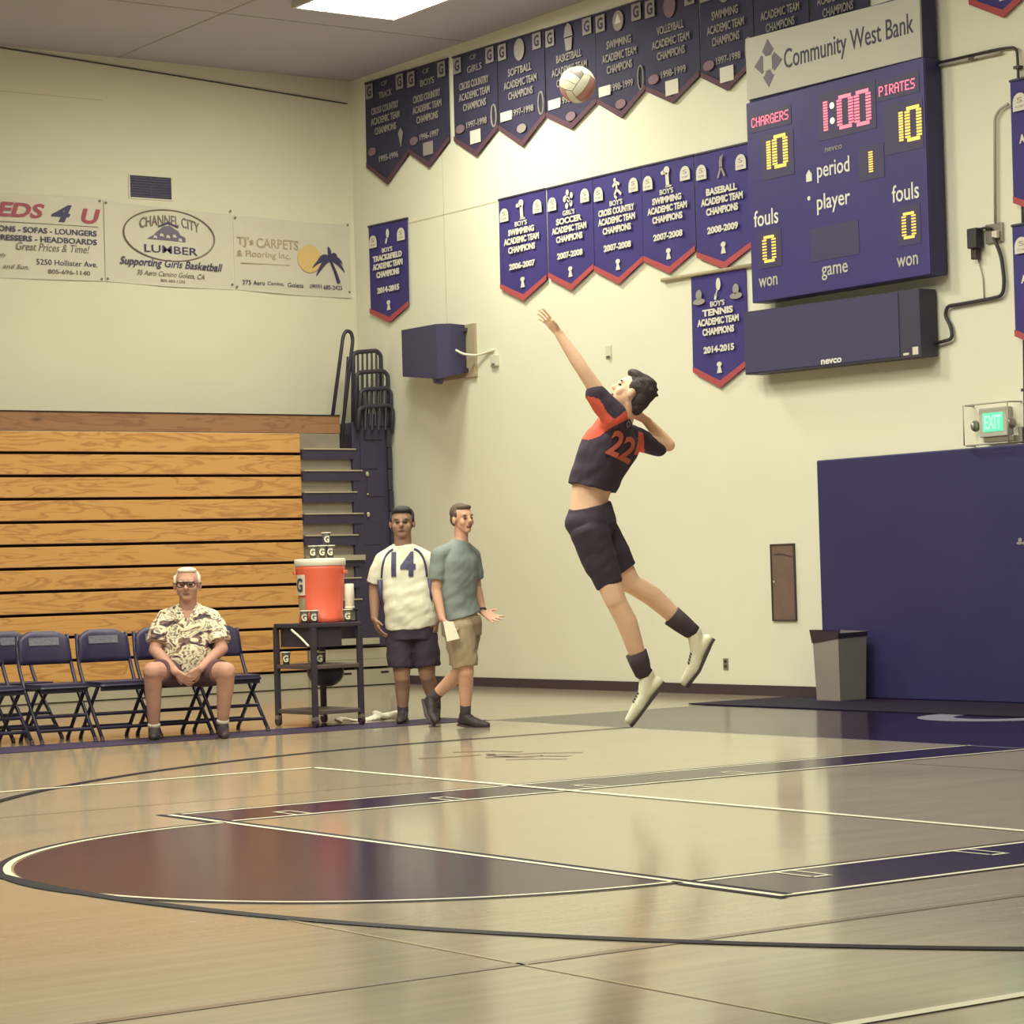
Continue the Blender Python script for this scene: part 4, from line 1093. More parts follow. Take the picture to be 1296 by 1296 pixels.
# joints of the people in metres (x right, y away, z up, from each root)
SERVER_AT = (-6.628, -5.690, 0.0)
SERVER = dict(
    head=(0.218, -0.043, 2.223),
    nose=(0.085, -0.074, 2.271),
    ear=(0.222, -0.121, 2.172),
    crown=(0.267, -0.046, 2.336),
    chin=(0.115, -0.051, 2.162),
    neck=(0.155, 0.002, 2.063),
    chest=(0.092, -0.016, 1.981),
    ribs=(0.033, -0.013, 1.854),
    waist=(-0.036, -0.009, 1.695),
    belly=(-0.057, -0.007, 1.609),
    pelvis=(-0.052, -0.003, 1.471),
    sh_l=(0.093, -0.189, 2.085),
    el_l=(-0.082, -0.246, 2.358),
    wr_l=(-0.206, -0.231, 2.562),
    ha_l=(-0.28, -0.224, 2.661),
    sh_r=(0.238, 0.154, 1.972),
    el_r=(0.427, 0.225, 1.933),
    wr_r=(0.298, 0.171, 2.078),
    ha_r=(0.214, 0.13, 2.129),
    hip_l=(-0.064, -0.087, 1.433),
    kn_l=(0.073, -0.112, 1.028),
    an_l=(0.223, -0.041, 0.607),
    he_l=(0.312, -0.039, 0.536),
    ba_l=(0.189, -0.045, 0.403),
    to_l=(0.137, -0.044, 0.336),
    hip_r=(-0.012, 0.082, 1.453),
    kn_r=(0.173, 0.126, 1.124),
    an_r=(0.515, 0.173, 0.84),
    he_r=(0.624, 0.175, 0.768),
    ba_r=(0.535, 0.169, 0.613),
    to_r=(0.477, 0.171, 0.54),
    hem_l=(0.044, -0.104, 1.111),
    hem_r=(0.138, 0.114, 1.199),
    sho_l0=(0.119, -0.077, 0.844),
    sock_l=(0.185, -0.054, 0.723),
    sock_r=(0.41, 0.161, 0.927),
    slv_l=(-0.008, -0.222, 2.212),
    slv_r=(0.365, 0.211, 1.911),
)
MAN1_AT = (-4.238, 0.225, 0.0)
MAN1 = dict(
    head=(0.01, -0.043, 1.654),
    neck=(0.01, -0.018, 1.484),
    chest=(0.019, -0.014, 1.327),
    ribs=(0.027, -0.02, 1.143),
    waist=(0.048, -0.025, 0.96),
    pelvis=(0.061, 0.0, 0.77),
    sh_r=(-0.171, -0.005, 1.352),
    el_r=(-0.238, 0.031, 1.118),
    wr_r=(-0.242, -0.023, 0.871),
    ha_r=(-0.198, -0.05, 0.759),
    sh_l=(0.228, -0.005, 1.34),
    el_l=(0.298, 0.041, 1.102),
    wr_l=(0.273, -0.022, 0.842),
    ha_l=(0.252, -0.049, 0.746),
    hip_r=(-0.032, 0.001, 0.72),
    kn_r=(-0.027, -0.03, 0.375),
    an_r=(-0.031, 0.027, 0.111),
    he_r=(-0.027, 0.059, 0.044),
    ba_r=(-0.041, -0.081, 0.033),
    to_r=(-0.052, -0.141, 0.024),
    hip_l=(0.158, 0.002, 0.715),
    kn_l=(0.181, -0.01, 0.381),
    an_l=(0.237, 0.077, 0.134),
    he_l=(0.24, 0.109, 0.04),
    ba_l=(0.224, -0.031, 0.029),
    to_l=(0.213, -0.091, 0.026),
)
MAN2_AT = (-4.282, -0.721, 0.0)
MAN2 = dict(
    head=(0.018, -0.043, 1.653),
    nose=(0.074, -0.102, 1.631),
    neck=(-0.0, -0.019, 1.49),
    chest=(-0.031, -0.024, 1.309),
    ribs=(-0.048, -0.03, 1.146),
    waist=(-0.04, -0.025, 0.982),
    pelvis=(-0.013, -0.021, 0.818),
    sh_r=(-0.17, -0.136, 1.381),
    el_r=(-0.203, -0.148, 1.094),
    wr_r=(-0.157, -0.223, 0.87),
    ha_r=(-0.116, -0.24, 0.782),
    sh_l=(0.088, 0.125, 1.369),
    el_l=(0.111, 0.192, 1.102),
    wr_l=(0.158, 0.076, 0.912),
    ha_l=(0.251, 0.018, 0.854),
    hip_r=(-0.038, -0.1, 0.777),
    kn_r=(0.015, -0.132, 0.445),
    an_r=(-0.002, -0.043, 0.11),
    he_r=(-0.03, -0.021, 0.041),
    ba_r=(0.09, -0.081, 0.028),
    to_r=(0.165, -0.1, 0.015),
    hip_l=(0.021, 0.07, 0.771),
    kn_l=(-0.033, 0.069, 0.439),
    an_l=(-0.263, 0.194, 0.232),
    he_l=(-0.31, 0.215, 0.2),
    ba_l=(-0.279, 0.158, 0.095),
    to_l=(-0.247, 0.119, 0.052),
)
SEATED_AT = (-6.300, 0.126, 0.0)
SEATED = dict(
    head=(-0.005, 0.139, 1.196),
    neck=(-0.01, 0.193, 1.047),
    chest=(-0.011, 0.217, 0.886),
    ribs=(-0.009, 0.221, 0.749),
    waist=(-0.013, 0.225, 0.6),
    pelvis=(-0.013, 0.257, 0.512),
    sh_r=(-0.199, 0.195, 0.954),
    el_r=(-0.264, 0.082, 0.692),
    wr_r=(-0.087, -0.074, 0.526),
    ha_r=(-0.024, -0.093, 0.482),
    sh_l=(0.18, 0.196, 0.942),
    el_l=(0.26, 0.082, 0.689),
    wr_l=(0.11, -0.074, 0.545),
    ha_l=(0.05, -0.093, 0.505),
    hip_r=(-0.084, 0.227, 0.503),
    kn_r=(-0.255, -0.134, 0.534),
    an_r=(-0.273, -0.003, 0.112),
    he_r=(-0.282, 0.049, 0.048),
    ba_r=(-0.264, -0.081, 0.031),
    to_r=(-0.26, -0.151, 0.03),
    hip_l=(0.058, 0.227, 0.498),
    kn_l=(0.311, -0.133, 0.517),
    an_l=(0.259, 0.017, 0.126),
    he_l=(0.251, 0.069, 0.043),
    ba_l=(0.272, -0.061, 0.026),
    to_l=(0.286, -0.131, 0.024),
)

# ================================================================== folding chairs on the sideline
def make_chair():
    t = thing('folding_chair', 'x', 'chair')
    bm = bmesh.new()
    n = 10
    # padded seat
    pts = []
    for (cx, cy, a0) in ((0.165, -0.17, -PI / 2), (0.175, 0.15, 0), (-0.175, 0.15, PI / 2), (-0.165, -0.17, PI)):
        for k in range(5):
            a = a0 + k * PI / 8; pts.append((cx + 0.035 * math.cos(a), cy + 0.035 * math.sin(a)))
    poly(bm, pts, 0.425, 0.455)
    st = obj('seat', bm, 'chair_pad', t)
    bm = bmesh.new(); tube(bm, [(x, y, 0.425) for x, y in pts + pts[:1]], 0.011, 6); obj('seat_rim', bm, 'chair_frame', st)
    # curved upholstered backrest with rounded shoulders
    bm = bmesh.new(); nx, nz = 12, 6
    F, K = [], []
    for i in range(nx + 1):
        s = i / nx * 2 - 1
        top = 0.862 - 0.060 * max(0, abs(s) - 0.45) ** 1.6 / 0.38
        cf, ck = [], []
        for j in range(nz + 1):
            r = j / nz; z = 0.600 + (top - 0.600) * r
            y = 0.235 + 0.10 * (z - 0.600) - 0.035 * s * s - 0.012 * math.sin(PI * r)
            x = s * (0.218 - 0.012 * r)
            cf.append(bm.verts.new((x, y, z))); ck.append(bm.verts.new((x, y + 0.032, z)))
        F.append(cf); K.append(ck)
    for i in range(nx):
        for j in range(nz):
            bm.faces.new((F[i][j], F[i + 1][j], F[i + 1][j + 1], F[i][j + 1])); bm.faces.new((K[i][j], K[i][j + 1], K[i + 1][j + 1], K[i + 1][j]))
        bm.faces.new((F[i][nz], F[i + 1][nz], K[i + 1][nz], K[i][nz])); bm.faces.new((F[i][0], K[i][0], K[i + 1][0], F[i + 1][0]))
    for j in range(nz):
        bm.faces.new((F[0][j], F[0][j + 1], K[0][j + 1], K[0][j])); bm.faces.new((F[nx][j], K[nx][j], K[nx][j + 1], F[nx][j + 1]))
    bk = obj('backrest', bm, 'chair_pad', t, True)
    bm = bmesh.new(); g = []
    for i in range(9):
        s = (i / 8 * 2 - 1) * 0.62
        for z in (0.750, 0.812):
            g.append(bm.verts.new((s * 0.2, 0.235 + 0.10 * (z - 0.600) - 0.035 * s * s - 0.016, z)))
    for i in range(8): bm.faces.new((g[2 * i], g[2 * i + 2], g[2 * i + 3], g[2 * i + 1]))
    obj('printed_patch', bm, 'chair_patch', bk)
    for s in (-1, 1):
        bm = bmesh.new(); tube(bm, arc_pts([(s * 0.208, 0.268, 0.83), (s * 0.218, 0.215, 0.60), (s * 0.215, 0.09, 0.40), (s * 0.218, -0.265, 0.012)], 0.08), 0.0155, 8); obj('leg', bm, 'chair_frame', t, True)
        bm = bmesh.new(); tube(bm, arc_pts([(s * 0.195, -0.13, 0.415), (s * 0.195, 0.02, 0.27), (s * 0.195, 0.265, 0.012)], 0.08), 0.0155, 8); obj('leg', bm, 'chair_frame', t, True)
        for y in (-0.265, 0.265):
            bm = bmesh.new(); tube(bm, [(s * (0.218 if y < 0 else 0.195), y, 0.0), (s * (0.218 if y < 0 else 0.195), y - 0.012 * (1 if y > 0 else -1), 0.03)], 0.017, 8); obj('foot_cap', bm, 'rubber_base', t)
    for y, z in ((-0.185, 0.100), (0.185, 0.095), (-0.100, 0.205)):
        bm = bmesh.new(); tube(bm, [(-0.21, y, z), (0.21, y, z)], 0.014, 8); obj('cross_bar', bm, 'chair_frame', t)
    obj('seat_apron', B((-0.19, 0.19, -0.195, -0.175, 0.385, 0.425)), 'chair_frame', t)
    return t
chair0 = make_chair()
CH = [(-7.150, 1.380, 0.10, 'navy folding chair standing behind the row at the far left'),
      (-7.640, 0.835, 0.05, 'navy folding chair at the far left, cut by the frame edge'),
      (-7.120, 0.775, -0.06, 'empty navy folding chair with a grey printed patch, leftmost whole chair'),
      (-6.625, 0.745, -0.07, 'empty navy folding chair with a printed patch, left of the seated man'),
      (-6.140, 0.710, -0.06, 'navy folding chair the man in the patterned shirt sits on'),
      (-5.650, 0.675, -0.07, 'navy folding chair between the seated man and the drinks cart')]
for i, (x, y, a, lab) in enumerate(CH):
    c = chair0 if i == 0 else copy_tree(chair0)
    c.location = (x, y, 0.0012); c.rotation_euler = (0, 0, a)
    tag(c, lab, 'chair', 'folding chairs along the sideline')

# ================================================================== drinks cart
CX, CY, CR = -4.795, 0.690, 0.04
RH = Vector((math.cos(YAW), -math.sin(YAW), 0)); FH = Vector((math.sin(YAW), math.cos(YAW), 0))
def by_cart(r, d, z):
    return Vector((CX, CY, 0)) + RH * r + FH * d + Vector((0, 0, z))
ct = thing('utility_cart', 'black three-shelf utility cart on casters beside the chairs', 'cart', (CX, CY, 0), (0, 0, CR))
HX_, HY_ = 0.225, 0.285
for z, nm in ((0.105, 'shelf'), (0.475, 'shelf'), (0.815, 'shelf')):
    bm = bmesh.new(); box(bm, -HX_ - 0.015, HX_ + 0.015, -HY_ - 0.015, HY_ + 0.015, z, z + 0.035, bev=0.006)
    sf = obj(nm, bm, 'cart_shelf' if z < 0.8 else 'cart_black', ct)
for sx in (-1, 1):
    for sy in (-1, 1):
        bm = bmesh.new(); box(bm, sx * HX_ - 0.021, sx * HX_ + 0.021, sy * HY_ - 0.021, sy * HY_ + 0.021, 0.085, 0.815, bev=0.004)
        obj('post', bm, 'cart_black', ct)
        cs = obj('caster_fork', B((sx * HX_ - 0.02, sx * HX_ + 0.02, sy * HY_ - 0.025, sy * HY_ + 0.025, 0.055, 0.09)), 'steel', ct)
        bm = bmesh.new(); tube(bm, [(sx * HX_ - 0.014, sy * HY_, 0.0395), (sx * HX_ + 0.014, sy * HY_, 0.0395)], 0.038, 16); obj('caster_wheel', bm, 'rubber_base', cs)
obj('drawer', B((-0.205, 0.06, -0.27, 0.25, 0.655, 0.815)), 'cart_black', ct)
bm = bmesh.new(); tube(bm, [(-0.265, -0.02, 0.80), (-0.262, -0.15, 0.735), (-0.255, -0.262, 0.665)], 0.009, 6); obj('strap', bm, 'towel_white', ct)
bm = bmesh.new(); ellipsoid(bm, (0.10, 0.05, 0.44), (0.12, 0.22, 0.13)); 
for v in bm.verts: v.co.z = min(v.co.z, 0.474)
obj('hanging_tub', bm, 'cart_black', ct, True)

ck = thing('drink_cooler', 'tall orange drink cooler with a white lid standing on the cart', 'cooler', by_cart(0.036, 0.0, 0.85))
bm = bmesh.new(); lathe(bm, [(0.178, 0.0), (0.186, 0.012), (0.186, 0.05), (0.178, 0.062), (0.190, 0.25), (0.203, 0.43), (0.207, 0.445), (0.207, 0.468), (0.10, 0.470)], 36); obj('body', bm, 'orange_plastic', ck, True)
bm = bmesh.new(); lathe(bm, [(0.209, 0.469), (0.213, 0.475), (0.213, 0.520), (0.205, 0.530), (0.06, 0.534)], 36); obj('lid', bm, 'white_plastic', ck, True)
a = math.atan2(-FH.y, -FH.x)
em = bpy.data.objects.new('emblem', None); 
# emblem discs wrapped to the left of the drum as the camera sees it
def drum(bm, ang, z, w, h, r, n=8):
    """thin curved plate on a drum of radius r"""
    P = [[bm.verts.new((rr * math.cos(ang + w / r * (i / n - 0.5)), rr * math.sin(ang + w / r * (i / n - 0.5)), z + h * k)) for k in (-0.5, 0.5) for rr in (r, r + 0.003)] for i in range(n + 1)]
    for i in range(n):
        A, D = P[i], P[i + 1]
        bm.faces.new((A[1], D[1], D[3], A[3])); bm.faces.new((A[0], A[2], D[2], D[0])); bm.faces.new((A[2], A[3], D[3], D[2])); bm.faces.new((A[0], D[0], D[1], A[1]))
    bm.faces.new((P[0][0], P[0][1], P[0][3], P[0][2])); bm.faces.new((P[n][0], P[n][2], P[n][3], P[n][1]))
bpy.data.objects.remove(em)
bm = bmesh.new(); drum(bm, a - 0.95, 0.315, 0.13, 0.17, 0.198); ep = obj('logo_plate', bm, 'white_plastic', ck)
def letter_on_drum(parent, s, ang, z, w, h, r, m):
    vs, fs = text_mesh(s, 0.0, 0.03)
    me = bpy.data.meshes.new('logo_letter')
    me.from_pydata([((r + 0.002 + zz * 0.002) * math.cos(ang + x * w / r), (r + 0.002 + zz * 0.002) * math.sin(ang + x * w / r), z + y * h) for x, y, zz in vs], [], fs)
    me.materials.append(MATS[m]); o = bpy.data.objects.new('logo_letter', me); C.objects.link(o); o.parent = parent
letter_on_drum(ep, 'G', a - 0.95, 0.315, 0.085, 0.115, 0.202, 'cup_green')
bm = bmesh.new(); drum(bm, a - 0.90, 0.15, 0.09, 0.12, 0.189); obj('print_panel', bm, 'board_tan', ck)
for s in (-1, 1):
    bm = bmesh.new(); box(bm, -0.05, 0.05, 0.205, 0.225, 0.40, 0.43, bev=0.006); h = obj('handle', bm, 'orange_plastic', ck); h.rotation_euler = (0, 0, a + s * 1.4 - PI / 2)

sl = thing('cup_dispenser', 'white tube cup dispenser fixed to the right side of the orange cooler', 'dispenser', by_cart(0.275, -0.04, 0.965))
bm = bmesh.new(); lathe(bm, [(0.036, 0.0), (0.040, 0.004), (0.040, 0.195), (0.036, 0.20), (0.02, 0.201)], 18); obj('tube', bm, 'white_plastic', sl, True)
bm = bmesh.new(); lathe(bm, [(0.042, 0.0), (0.042, 0.015), (0.039, 0.016)], 18, (0, 0, -0.004)); obj('collar', bm, 'white_plastic', sl, True)

def make_cup():
    t = thing('paper_cup', 'x', 'cup')
    bm = bmesh.new(); lathe(bm, [(0.024, 0.0), (0.026, 0.002), (0.037, 0.098), (0.034, 0.098), (0.023, 0.006)], 18); b = obj('body', bm, 'cup_green', t, True)
    bm = bmesh.new(); lathe(bm, [(0.036, 0.096), (0.041, 0.098), (0.041, 0.106), (0.034, 0.106)], 18); obj('rim', bm, 'white_plastic', t, True)
    vs, fs = text_mesh('G', 0.0, 0.05)
    me = bpy.data.meshes.new('logo_letter'); r = 0.0335; w, h = 0.042, 0.058
    me.from_pydata([((r + 0.003 + zz * 0.002) * math.cos(a + x * w / r), (r + 0.003 + zz * 0.002) * math.sin(a + x * w / r), 0.05 + y * h) for x, y, zz in vs], [], fs)
    me.materials.append(MATS['white_plastic']); o = bpy.data.objects.new('logo_letter', me); C.objects.link(o); o.parent = t
    return t
cup0 = make_cup()
CUPS = [(-0.020, 0.0, 1.385, 'leftmost dark paper cup standing on the cooler lid'), (0.060, -0.03, 1.385, 'middle dark paper cup standing on the cooler lid'), (0.125, 0.0, 1.385, 'rightmost dark paper cup standing on the cooler lid'),
        (0.095, -0.01, 1.4915, 'dark paper cup stacked on the others on the cooler lid'),
        (-0.085, -0.24, 0.851, 'left dark paper cup on the cart top in front of the orange cooler'), (-0.005, -0.25, 0.851, 'right dark paper cup on the cart top in front of the orange cooler'),
        (0.262, -0.10, 0.851, 'dark paper cup standing under the white cup dispenser'), (-0.265, -0.01, 0.511, 'dark paper cup on the left of the middle cart shelf'), (0.03, -0.20, 0.511, 'dark paper cup near the front post on the middle cart shelf')]
for i, (r, d, z, lab) in enumerate(CUPS):
    c = cup0 if i == 0 else copy_tree(cup0)
    c.location = by_cart(r, d, z)
    if i == 3: c.rotation_euler = (0, 0, 0.2)
    tag(c, lab, 'cup', 'paper cups on the drinks cart')

# crumpled towel on the floor by the caster
bm = bmesh.new()
random.seed(3)
for i in range(16):
    s = i / 15
    ellipsoid(bm, (0.62 * s - 0.36, 0.05 * math.sin(9 * s), 0.018 + 0.02 * (s > 0.6) + 0.012 * math.sin(13 * s)), (0.045 + 0.02 * (s > 0.65), 0.035, 0.014 + 0.014 * (s > 0.6)), Euler((0.3 * math.sin(7 * s), 0.4 * math.cos(5 * s), s * 3)).to_matrix(), 10, 6)
def fuse(bm, voxel=0.007, smooth=4):
    """merge overlapping closed shapes into one continuous skin"""
    bmesh.ops.recalc_face_normals(bm, faces=bm.faces)
    me = bpy.data.meshes.new('tmp'); bm.to_mesh(me); bm.free()
    o = bpy.data.objects.new('tmp', me); C.objects.link(o)
    r = o.modifiers.new('r', 'REMESH'); r.mode = 'VOXEL'; r.voxel_size = voxel
    if smooth:
        s = o.modifiers.new('s', 'SMOOTH'); s.factor = 0.5; s.iterations = smooth
    dg = bpy.context.evaluated_depsgraph_get(); dg.update()
    out = bpy.data.meshes.new_from_object(o.evaluated_get(dg))
    bpy.data.objects.remove(o); bpy.data.meshes.remove(me)
    out.materials.clear()
    return out
tw = obj('towel', fuse(bm, 0.010, 3), 'towel_white', None, True)
tw.location = (-4.18, 0.86, 0.0); tw.rotation_euler = (0, 0, 0.1)
tag(tw, 'crumpled white towel on the floor by the cart caster', 'towel')

# ================================================================== people
def V(p): return Vector(p)
def lerp(a, b, s): return V(a) + (V(b) - V(a)) * s

def torso_loft(bm, secs, n=24, ex=2.6):
    """secs: (centre, side vector, half width, half depth)"""
    def cr(p0, p1, p2, p3, t): return 0.5 * ((2 * p1) + (p2 - p0) * t + (2 * p0 - 5 * p1 + 4 * p2 - p3) * t * t + (3 * p1 - p0 - 3 * p2 + p3) * t ** 3)
    src = [(V(c), V(sd).normalized(), a, b) for c, sd, a, b in secs]; fine = []
    for i in range(len(src) - 1):
        q = [src[max(i - 1, 0)], src[i], src[i + 1], src[min(i + 2, len(src) - 1)]]
        for k in range(4):
            fine.append(tuple(cr(q[0][m], q[1][m], q[2][m], q[3][m], k / 4) for m in range(4)))
    secs = fine + [src[-1]]
    rings = []
    for i, (c, side, a, b) in enumerate(secs):
        sp = (V(secs[min(i + 1, len(secs) - 1)][0]) - V(secs[max(i - 1, 0)][0])).normalized()
        sd = V(side); sd = (sd - sp * sd.dot(sp)).normalized(); dp = sp.cross(sd)
        r = []
        for k in range(n):
            t = 2 * PI * k / n; co, si = math.cos(t), math.sin(t)
            r.append(V(c) + sd * (a * math.copysign(abs(co) ** (2 / ex), co)) + dp * (b * math.copysign(abs(si) ** (2 / ex), si)))
        rings.append(r)
    ring_loft(bm, rings)

def head_frame(f, u):
    f = V(f).normalized(); u = V(u); u = (u - f * u.dot(f)).normalized()
    return Matrix((f.cross(u), f, u)).transposed()      # columns: right, front, up

def add_head(bm, c, R, k=1.0, jaw=1.0, wide=1.0):
    def E(p, r): ellipsoid(bm, V(c) + R @ (V((p[0] * wide, p[1], p[2])) * k), [r[0] * k * wide, r[1] * k, r[2] * k], R)
    E((0, -0.012, 0.030), (0.077, 0.097, 0.092))
    E((0, 0.022, -0.045), (0.060 * jaw, 0.066, 0.066))
    E((0, 0.058, -0.090), (0.030 * jaw, 0.026, 0.026))
    E((0, 0.070, 0.030), (0.052, 0.022, 0.030))
    E((0, 0.099, -0.022), (0.016, 0.020, 0.018)); E((0, 0.090, 0.0), (0.011, 0.016, 0.030))
    for s in (-1, 1):
        E((s * 0.080, -0.006, -0.008), (0.011, 0.022, 0.033)); E((s * 0.036, 0.055, -0.028), (0.030, 0.026, 0.032))

def face_parts(root, c, R, k=1.0, brow='hair_dark', lip='lip', mouth_open=0.0):
    def P(nm, p, r, m):
        bm = bmesh.new(); ellipsoid(bm, V(c) + R @ (V(p) * k), [x * k for x in r], R, 10, 6); obj(nm, bm, m, root, True)
    for s in (-1, 1):
        P('eye', (s * 0.031, 0.078, 0.003), (0.014, 0.012, 0.0065), 'eye_dark')
        P('eyebrow', (s * 0.032, 0.081, 0.026), (0.021, 0.009, 0.0055), brow)
    P('mouth', (0, 0.083, -0.062), (0.026, 0.012, 0.006 + mouth_open), lip)

def add_hand(bm, w, d, nrm, side, curl=0.25, k=1.0, splay=0.10):
    """palm, four fingers and a thumb from wrist w along d; nrm points out of the palm; side = +-1 thumb side along d x nrm"""
    d = V(d).normalized(); nrm = V(nrm); nrm = (nrm - d * nrm.dot(d)).normalized(); lat = d.cross(nrm) * side
    w = V(w)
    ln = (0.046, 0.050, 0.046, 0.036)
    for i in range(4):
        off = (1.5 - i) * 0.0215 * k
        base = w + d * 0.088 * k + lat * off
        chain(bm, [w + lat * off * 0.5, base], [0.016 * k, 0.0135 * k])
        dd = (d + lat * (1.5 - i) * splay).normalized()
        p = base; a = curl * 0.7
        for sgm in range(3):
            a2 = a + curl * sgm
            q = p + (dd * math.cos(a2) + nrm * math.sin(a2)) * ln[i] * k * (1.0, 0.62, 0.5)[sgm]
            rcone(bm, p, q, (0.0098 - 0.0008 * sgm) * k, (0.009 - 0.0008 * sgm) * k, 10)
            p = q
    b0 = w + d * 0.028 * k + lat * 0.022 * k
    b1 = b0 + (d * 0.62 + lat * 0.78 + nrm * 0.25).normalized() * 0.045 * k
    b2 = b1 + (d * 0.88 + lat * 0.42 + nrm * 0.3).normalized() * 0.034 * k
    chain(bm, [b0, b1, b2], [0.015 * k, 0.0115 * k, 0.0092 * k])

def leg_pts(bm, hip, kn, an, r=(0.088, 0.060, 0.056, 0.039), back=(0, 0.02, 0)):
    cal = lerp(kn, an, 0.32) + V(back)
    chain(bm, [V(hip), lerp(hip, kn, 0.5), V(kn)], [r[0], (r[0] + r[1]) * 0.52, r[1]])
    chain(bm, [V(kn), cal, V(an)], [r[1] * 0.95, r[2], r[3]])

def shoe(root, an, he, ba, to, m, sole_m, k=1.0, laces=False):
    an, he, ba, to = V(an), V(he), V(ba), V(to)
    fdir = (to - he).normalized(); n = (an - he); n = (n - fdir * n.dot(fdir)); n = n.normalized() if n.length > 0.01 else V((0, 0, 1))
    bm = bmesh.new()
    mid = lerp(he, ba, 0.5) + n * 0.022
    chain(bm, [he + n * 0.012, mid, ba, to], [0.036 * k, 0.041 * k, 0.042 * k, 0.028 * k])
    chain(bm, [lerp(an, he, 0.25) + n * 0.0, mid], [0.043 * k, 0.044 * k])
    sh = obj('shoe', fuse(bm, 0.007, 3), m, root, True)
    bm = bmesh.new(); lat = fdir.cross(n)
    outline = []
    rings = []
    for z0 in (-0.036, -0.020):
        r = []
        for (p, w, ext) in ((he, 0.034, -0.030), (he, 0.038, 0.0), (ba, 0.044, 0.0), (to, 0.034, 0.0), (to, 0.018, 0.026)):
            r.append((p + fdir * ext + lat * w * k + n * (z0 * k + 0.012 * (p is he))))
        for (p, w, ext) in ((to, 0.018, 0.026), (to, 0.034, 0.0), (ba, 0.044, 0.0), (he, 0.038, 0.0), (he, 0.034, -0.030)):
            r.append((p + fdir * ext - lat * w * k + n * (z0 * k + 0.012 * (p is he))))
        rings.append(r)
    ring_loft(bm, rings); obj('sole', bm, sole_m, sh)
    if laces:
        bm = bmesh.new()
        for s in (0.25, 0.45, 0.65, 0.85):
            p = lerp(mid, ba, s) + n * 0.041 * k
            tube(bm, [p - lat * 0.022 + fdir * 0.006, p + n * 0.004, p + lat * 0.022 - fdir * 0.006], 0.006, 5)
        obj('laces', bm, 'sole_dark', sh)
    return sh

def bvh_of(o): 
    return BVHTree.FromPolygons([v.co.copy() for v in o.data.vertices], [tuple(p.vertices) for p in o.data.polygons])
def onto(bvh, x, z, off=0.006, y0=-2.0):
    h = bvh.ray_cast(V((x, y0, z)), V((0, 1, 0)))
    return (h[0].y - off) if h[0] else None
def print_on(root, bvh, s, cx, cz, w, h, m, rot=0.0, name='number', bold=0.03):
    vs, fs = text_mesh(s, 0.0, bold); co, si = math.cos(rot), math.sin(rot)
    tb = bmesh.new(); tv = [tb.verts.new(p) for p in vs]
    for f in fs:
        try: tb.faces.new([tv[i] for i in f])
        except ValueError: pass
    bmesh.ops.triangulate(tb, faces=tb.faces)
    for _ in range(3):
        es = [e for e in tb.edges if Vector(((e.verts[0].co.x - e.verts[1].co.x) * w, (e.verts[0].co.y - e.verts[1].co.y) * h)).length > 0.025]
        if es: bmesh.ops.subdivide_edges(tb, edges=es, cuts=1)
    bmesh.ops.triangulate(tb, faces=tb.faces)
    tb.verts.index_update()
    vs = [tuple(v.co) for v in tb.verts]; fs = [tuple(v.index for v in f.verts) for f in tb.faces]; tb.free()
    out = []
    for x, y, zz in vs:
        X, Z = cx + x * w * co - y * h * si, cz + x * w * si + y * h * co
        yy = onto(bvh, X, Z); yy = yy if yy is not None else 0.0
        out.append((X, yy - 0.002 - 0.003 * zz, Z))
    me = bpy.data.meshes.new(name); me.from_pydata(out, [], fs); me.materials.append(MATS[m])
    o = bpy.data.objects.new(name, me); C.objects.link(o); o.parent = root
def stripe_on(root, bvh, pts, r, m, name='stripe'):
    P = []
    for x, z in pts:
        y = onto(bvh, x, z, 0.0)
        if y is not None: P.append((x, y, z))
    bm = bmesh.new(); tube(bm, P, r, 6); return obj(name, bm, m, root, True)
def inside(px_, pz_, polyg):
    c = False; j = len(polyg) - 1
    for i in range(len(polyg)):
        xi, zi = polyg[i]; xj, zj = polyg[j]
        if (zi > pz_) != (zj > pz_) and px_ < (xj - xi) * (pz_ - zi) / (zj - zi) + xi: c = not c
        j = i
    return c
from mathutils import noise as MN
def wrinkle(me, amp=0.006, sx=14.0, sz=9.0, seed=0.0, low=None):
    """cloth folds: slanted creases pushed along the vertex normals, deeper towards the hem"""
    me.calc_loop_triangles()
    ns = [v.normal.copy() for v in me.vertices]
    zs = [v.co.z for v in me.vertices]; z0, z1 = min(zs), max(zs)
    for v, n in zip(me.vertices, ns):
        p = v.co
        k = 1.0 - 0.65 * (p.z - z0) / (z1 - z0)
        f = MN.noise(V((p.x * sx * 0.5 + p.z * sx * 0.9 + seed, p.y * sx * 0.5 + seed, p.z * sz - p.x * sz * 0.8)))
        g = MN.noise(V((p.x * sx * 1.7 - p.z * sx + seed, p.y * sx * 1.5, p.z * sz * 1.8)))
        v.co = p + n * amp * k * (f + 0.5 * g)
    return me
FACE_CAM = (0, 0, -YAW)      # local x to the photo's right, local y away from the camera

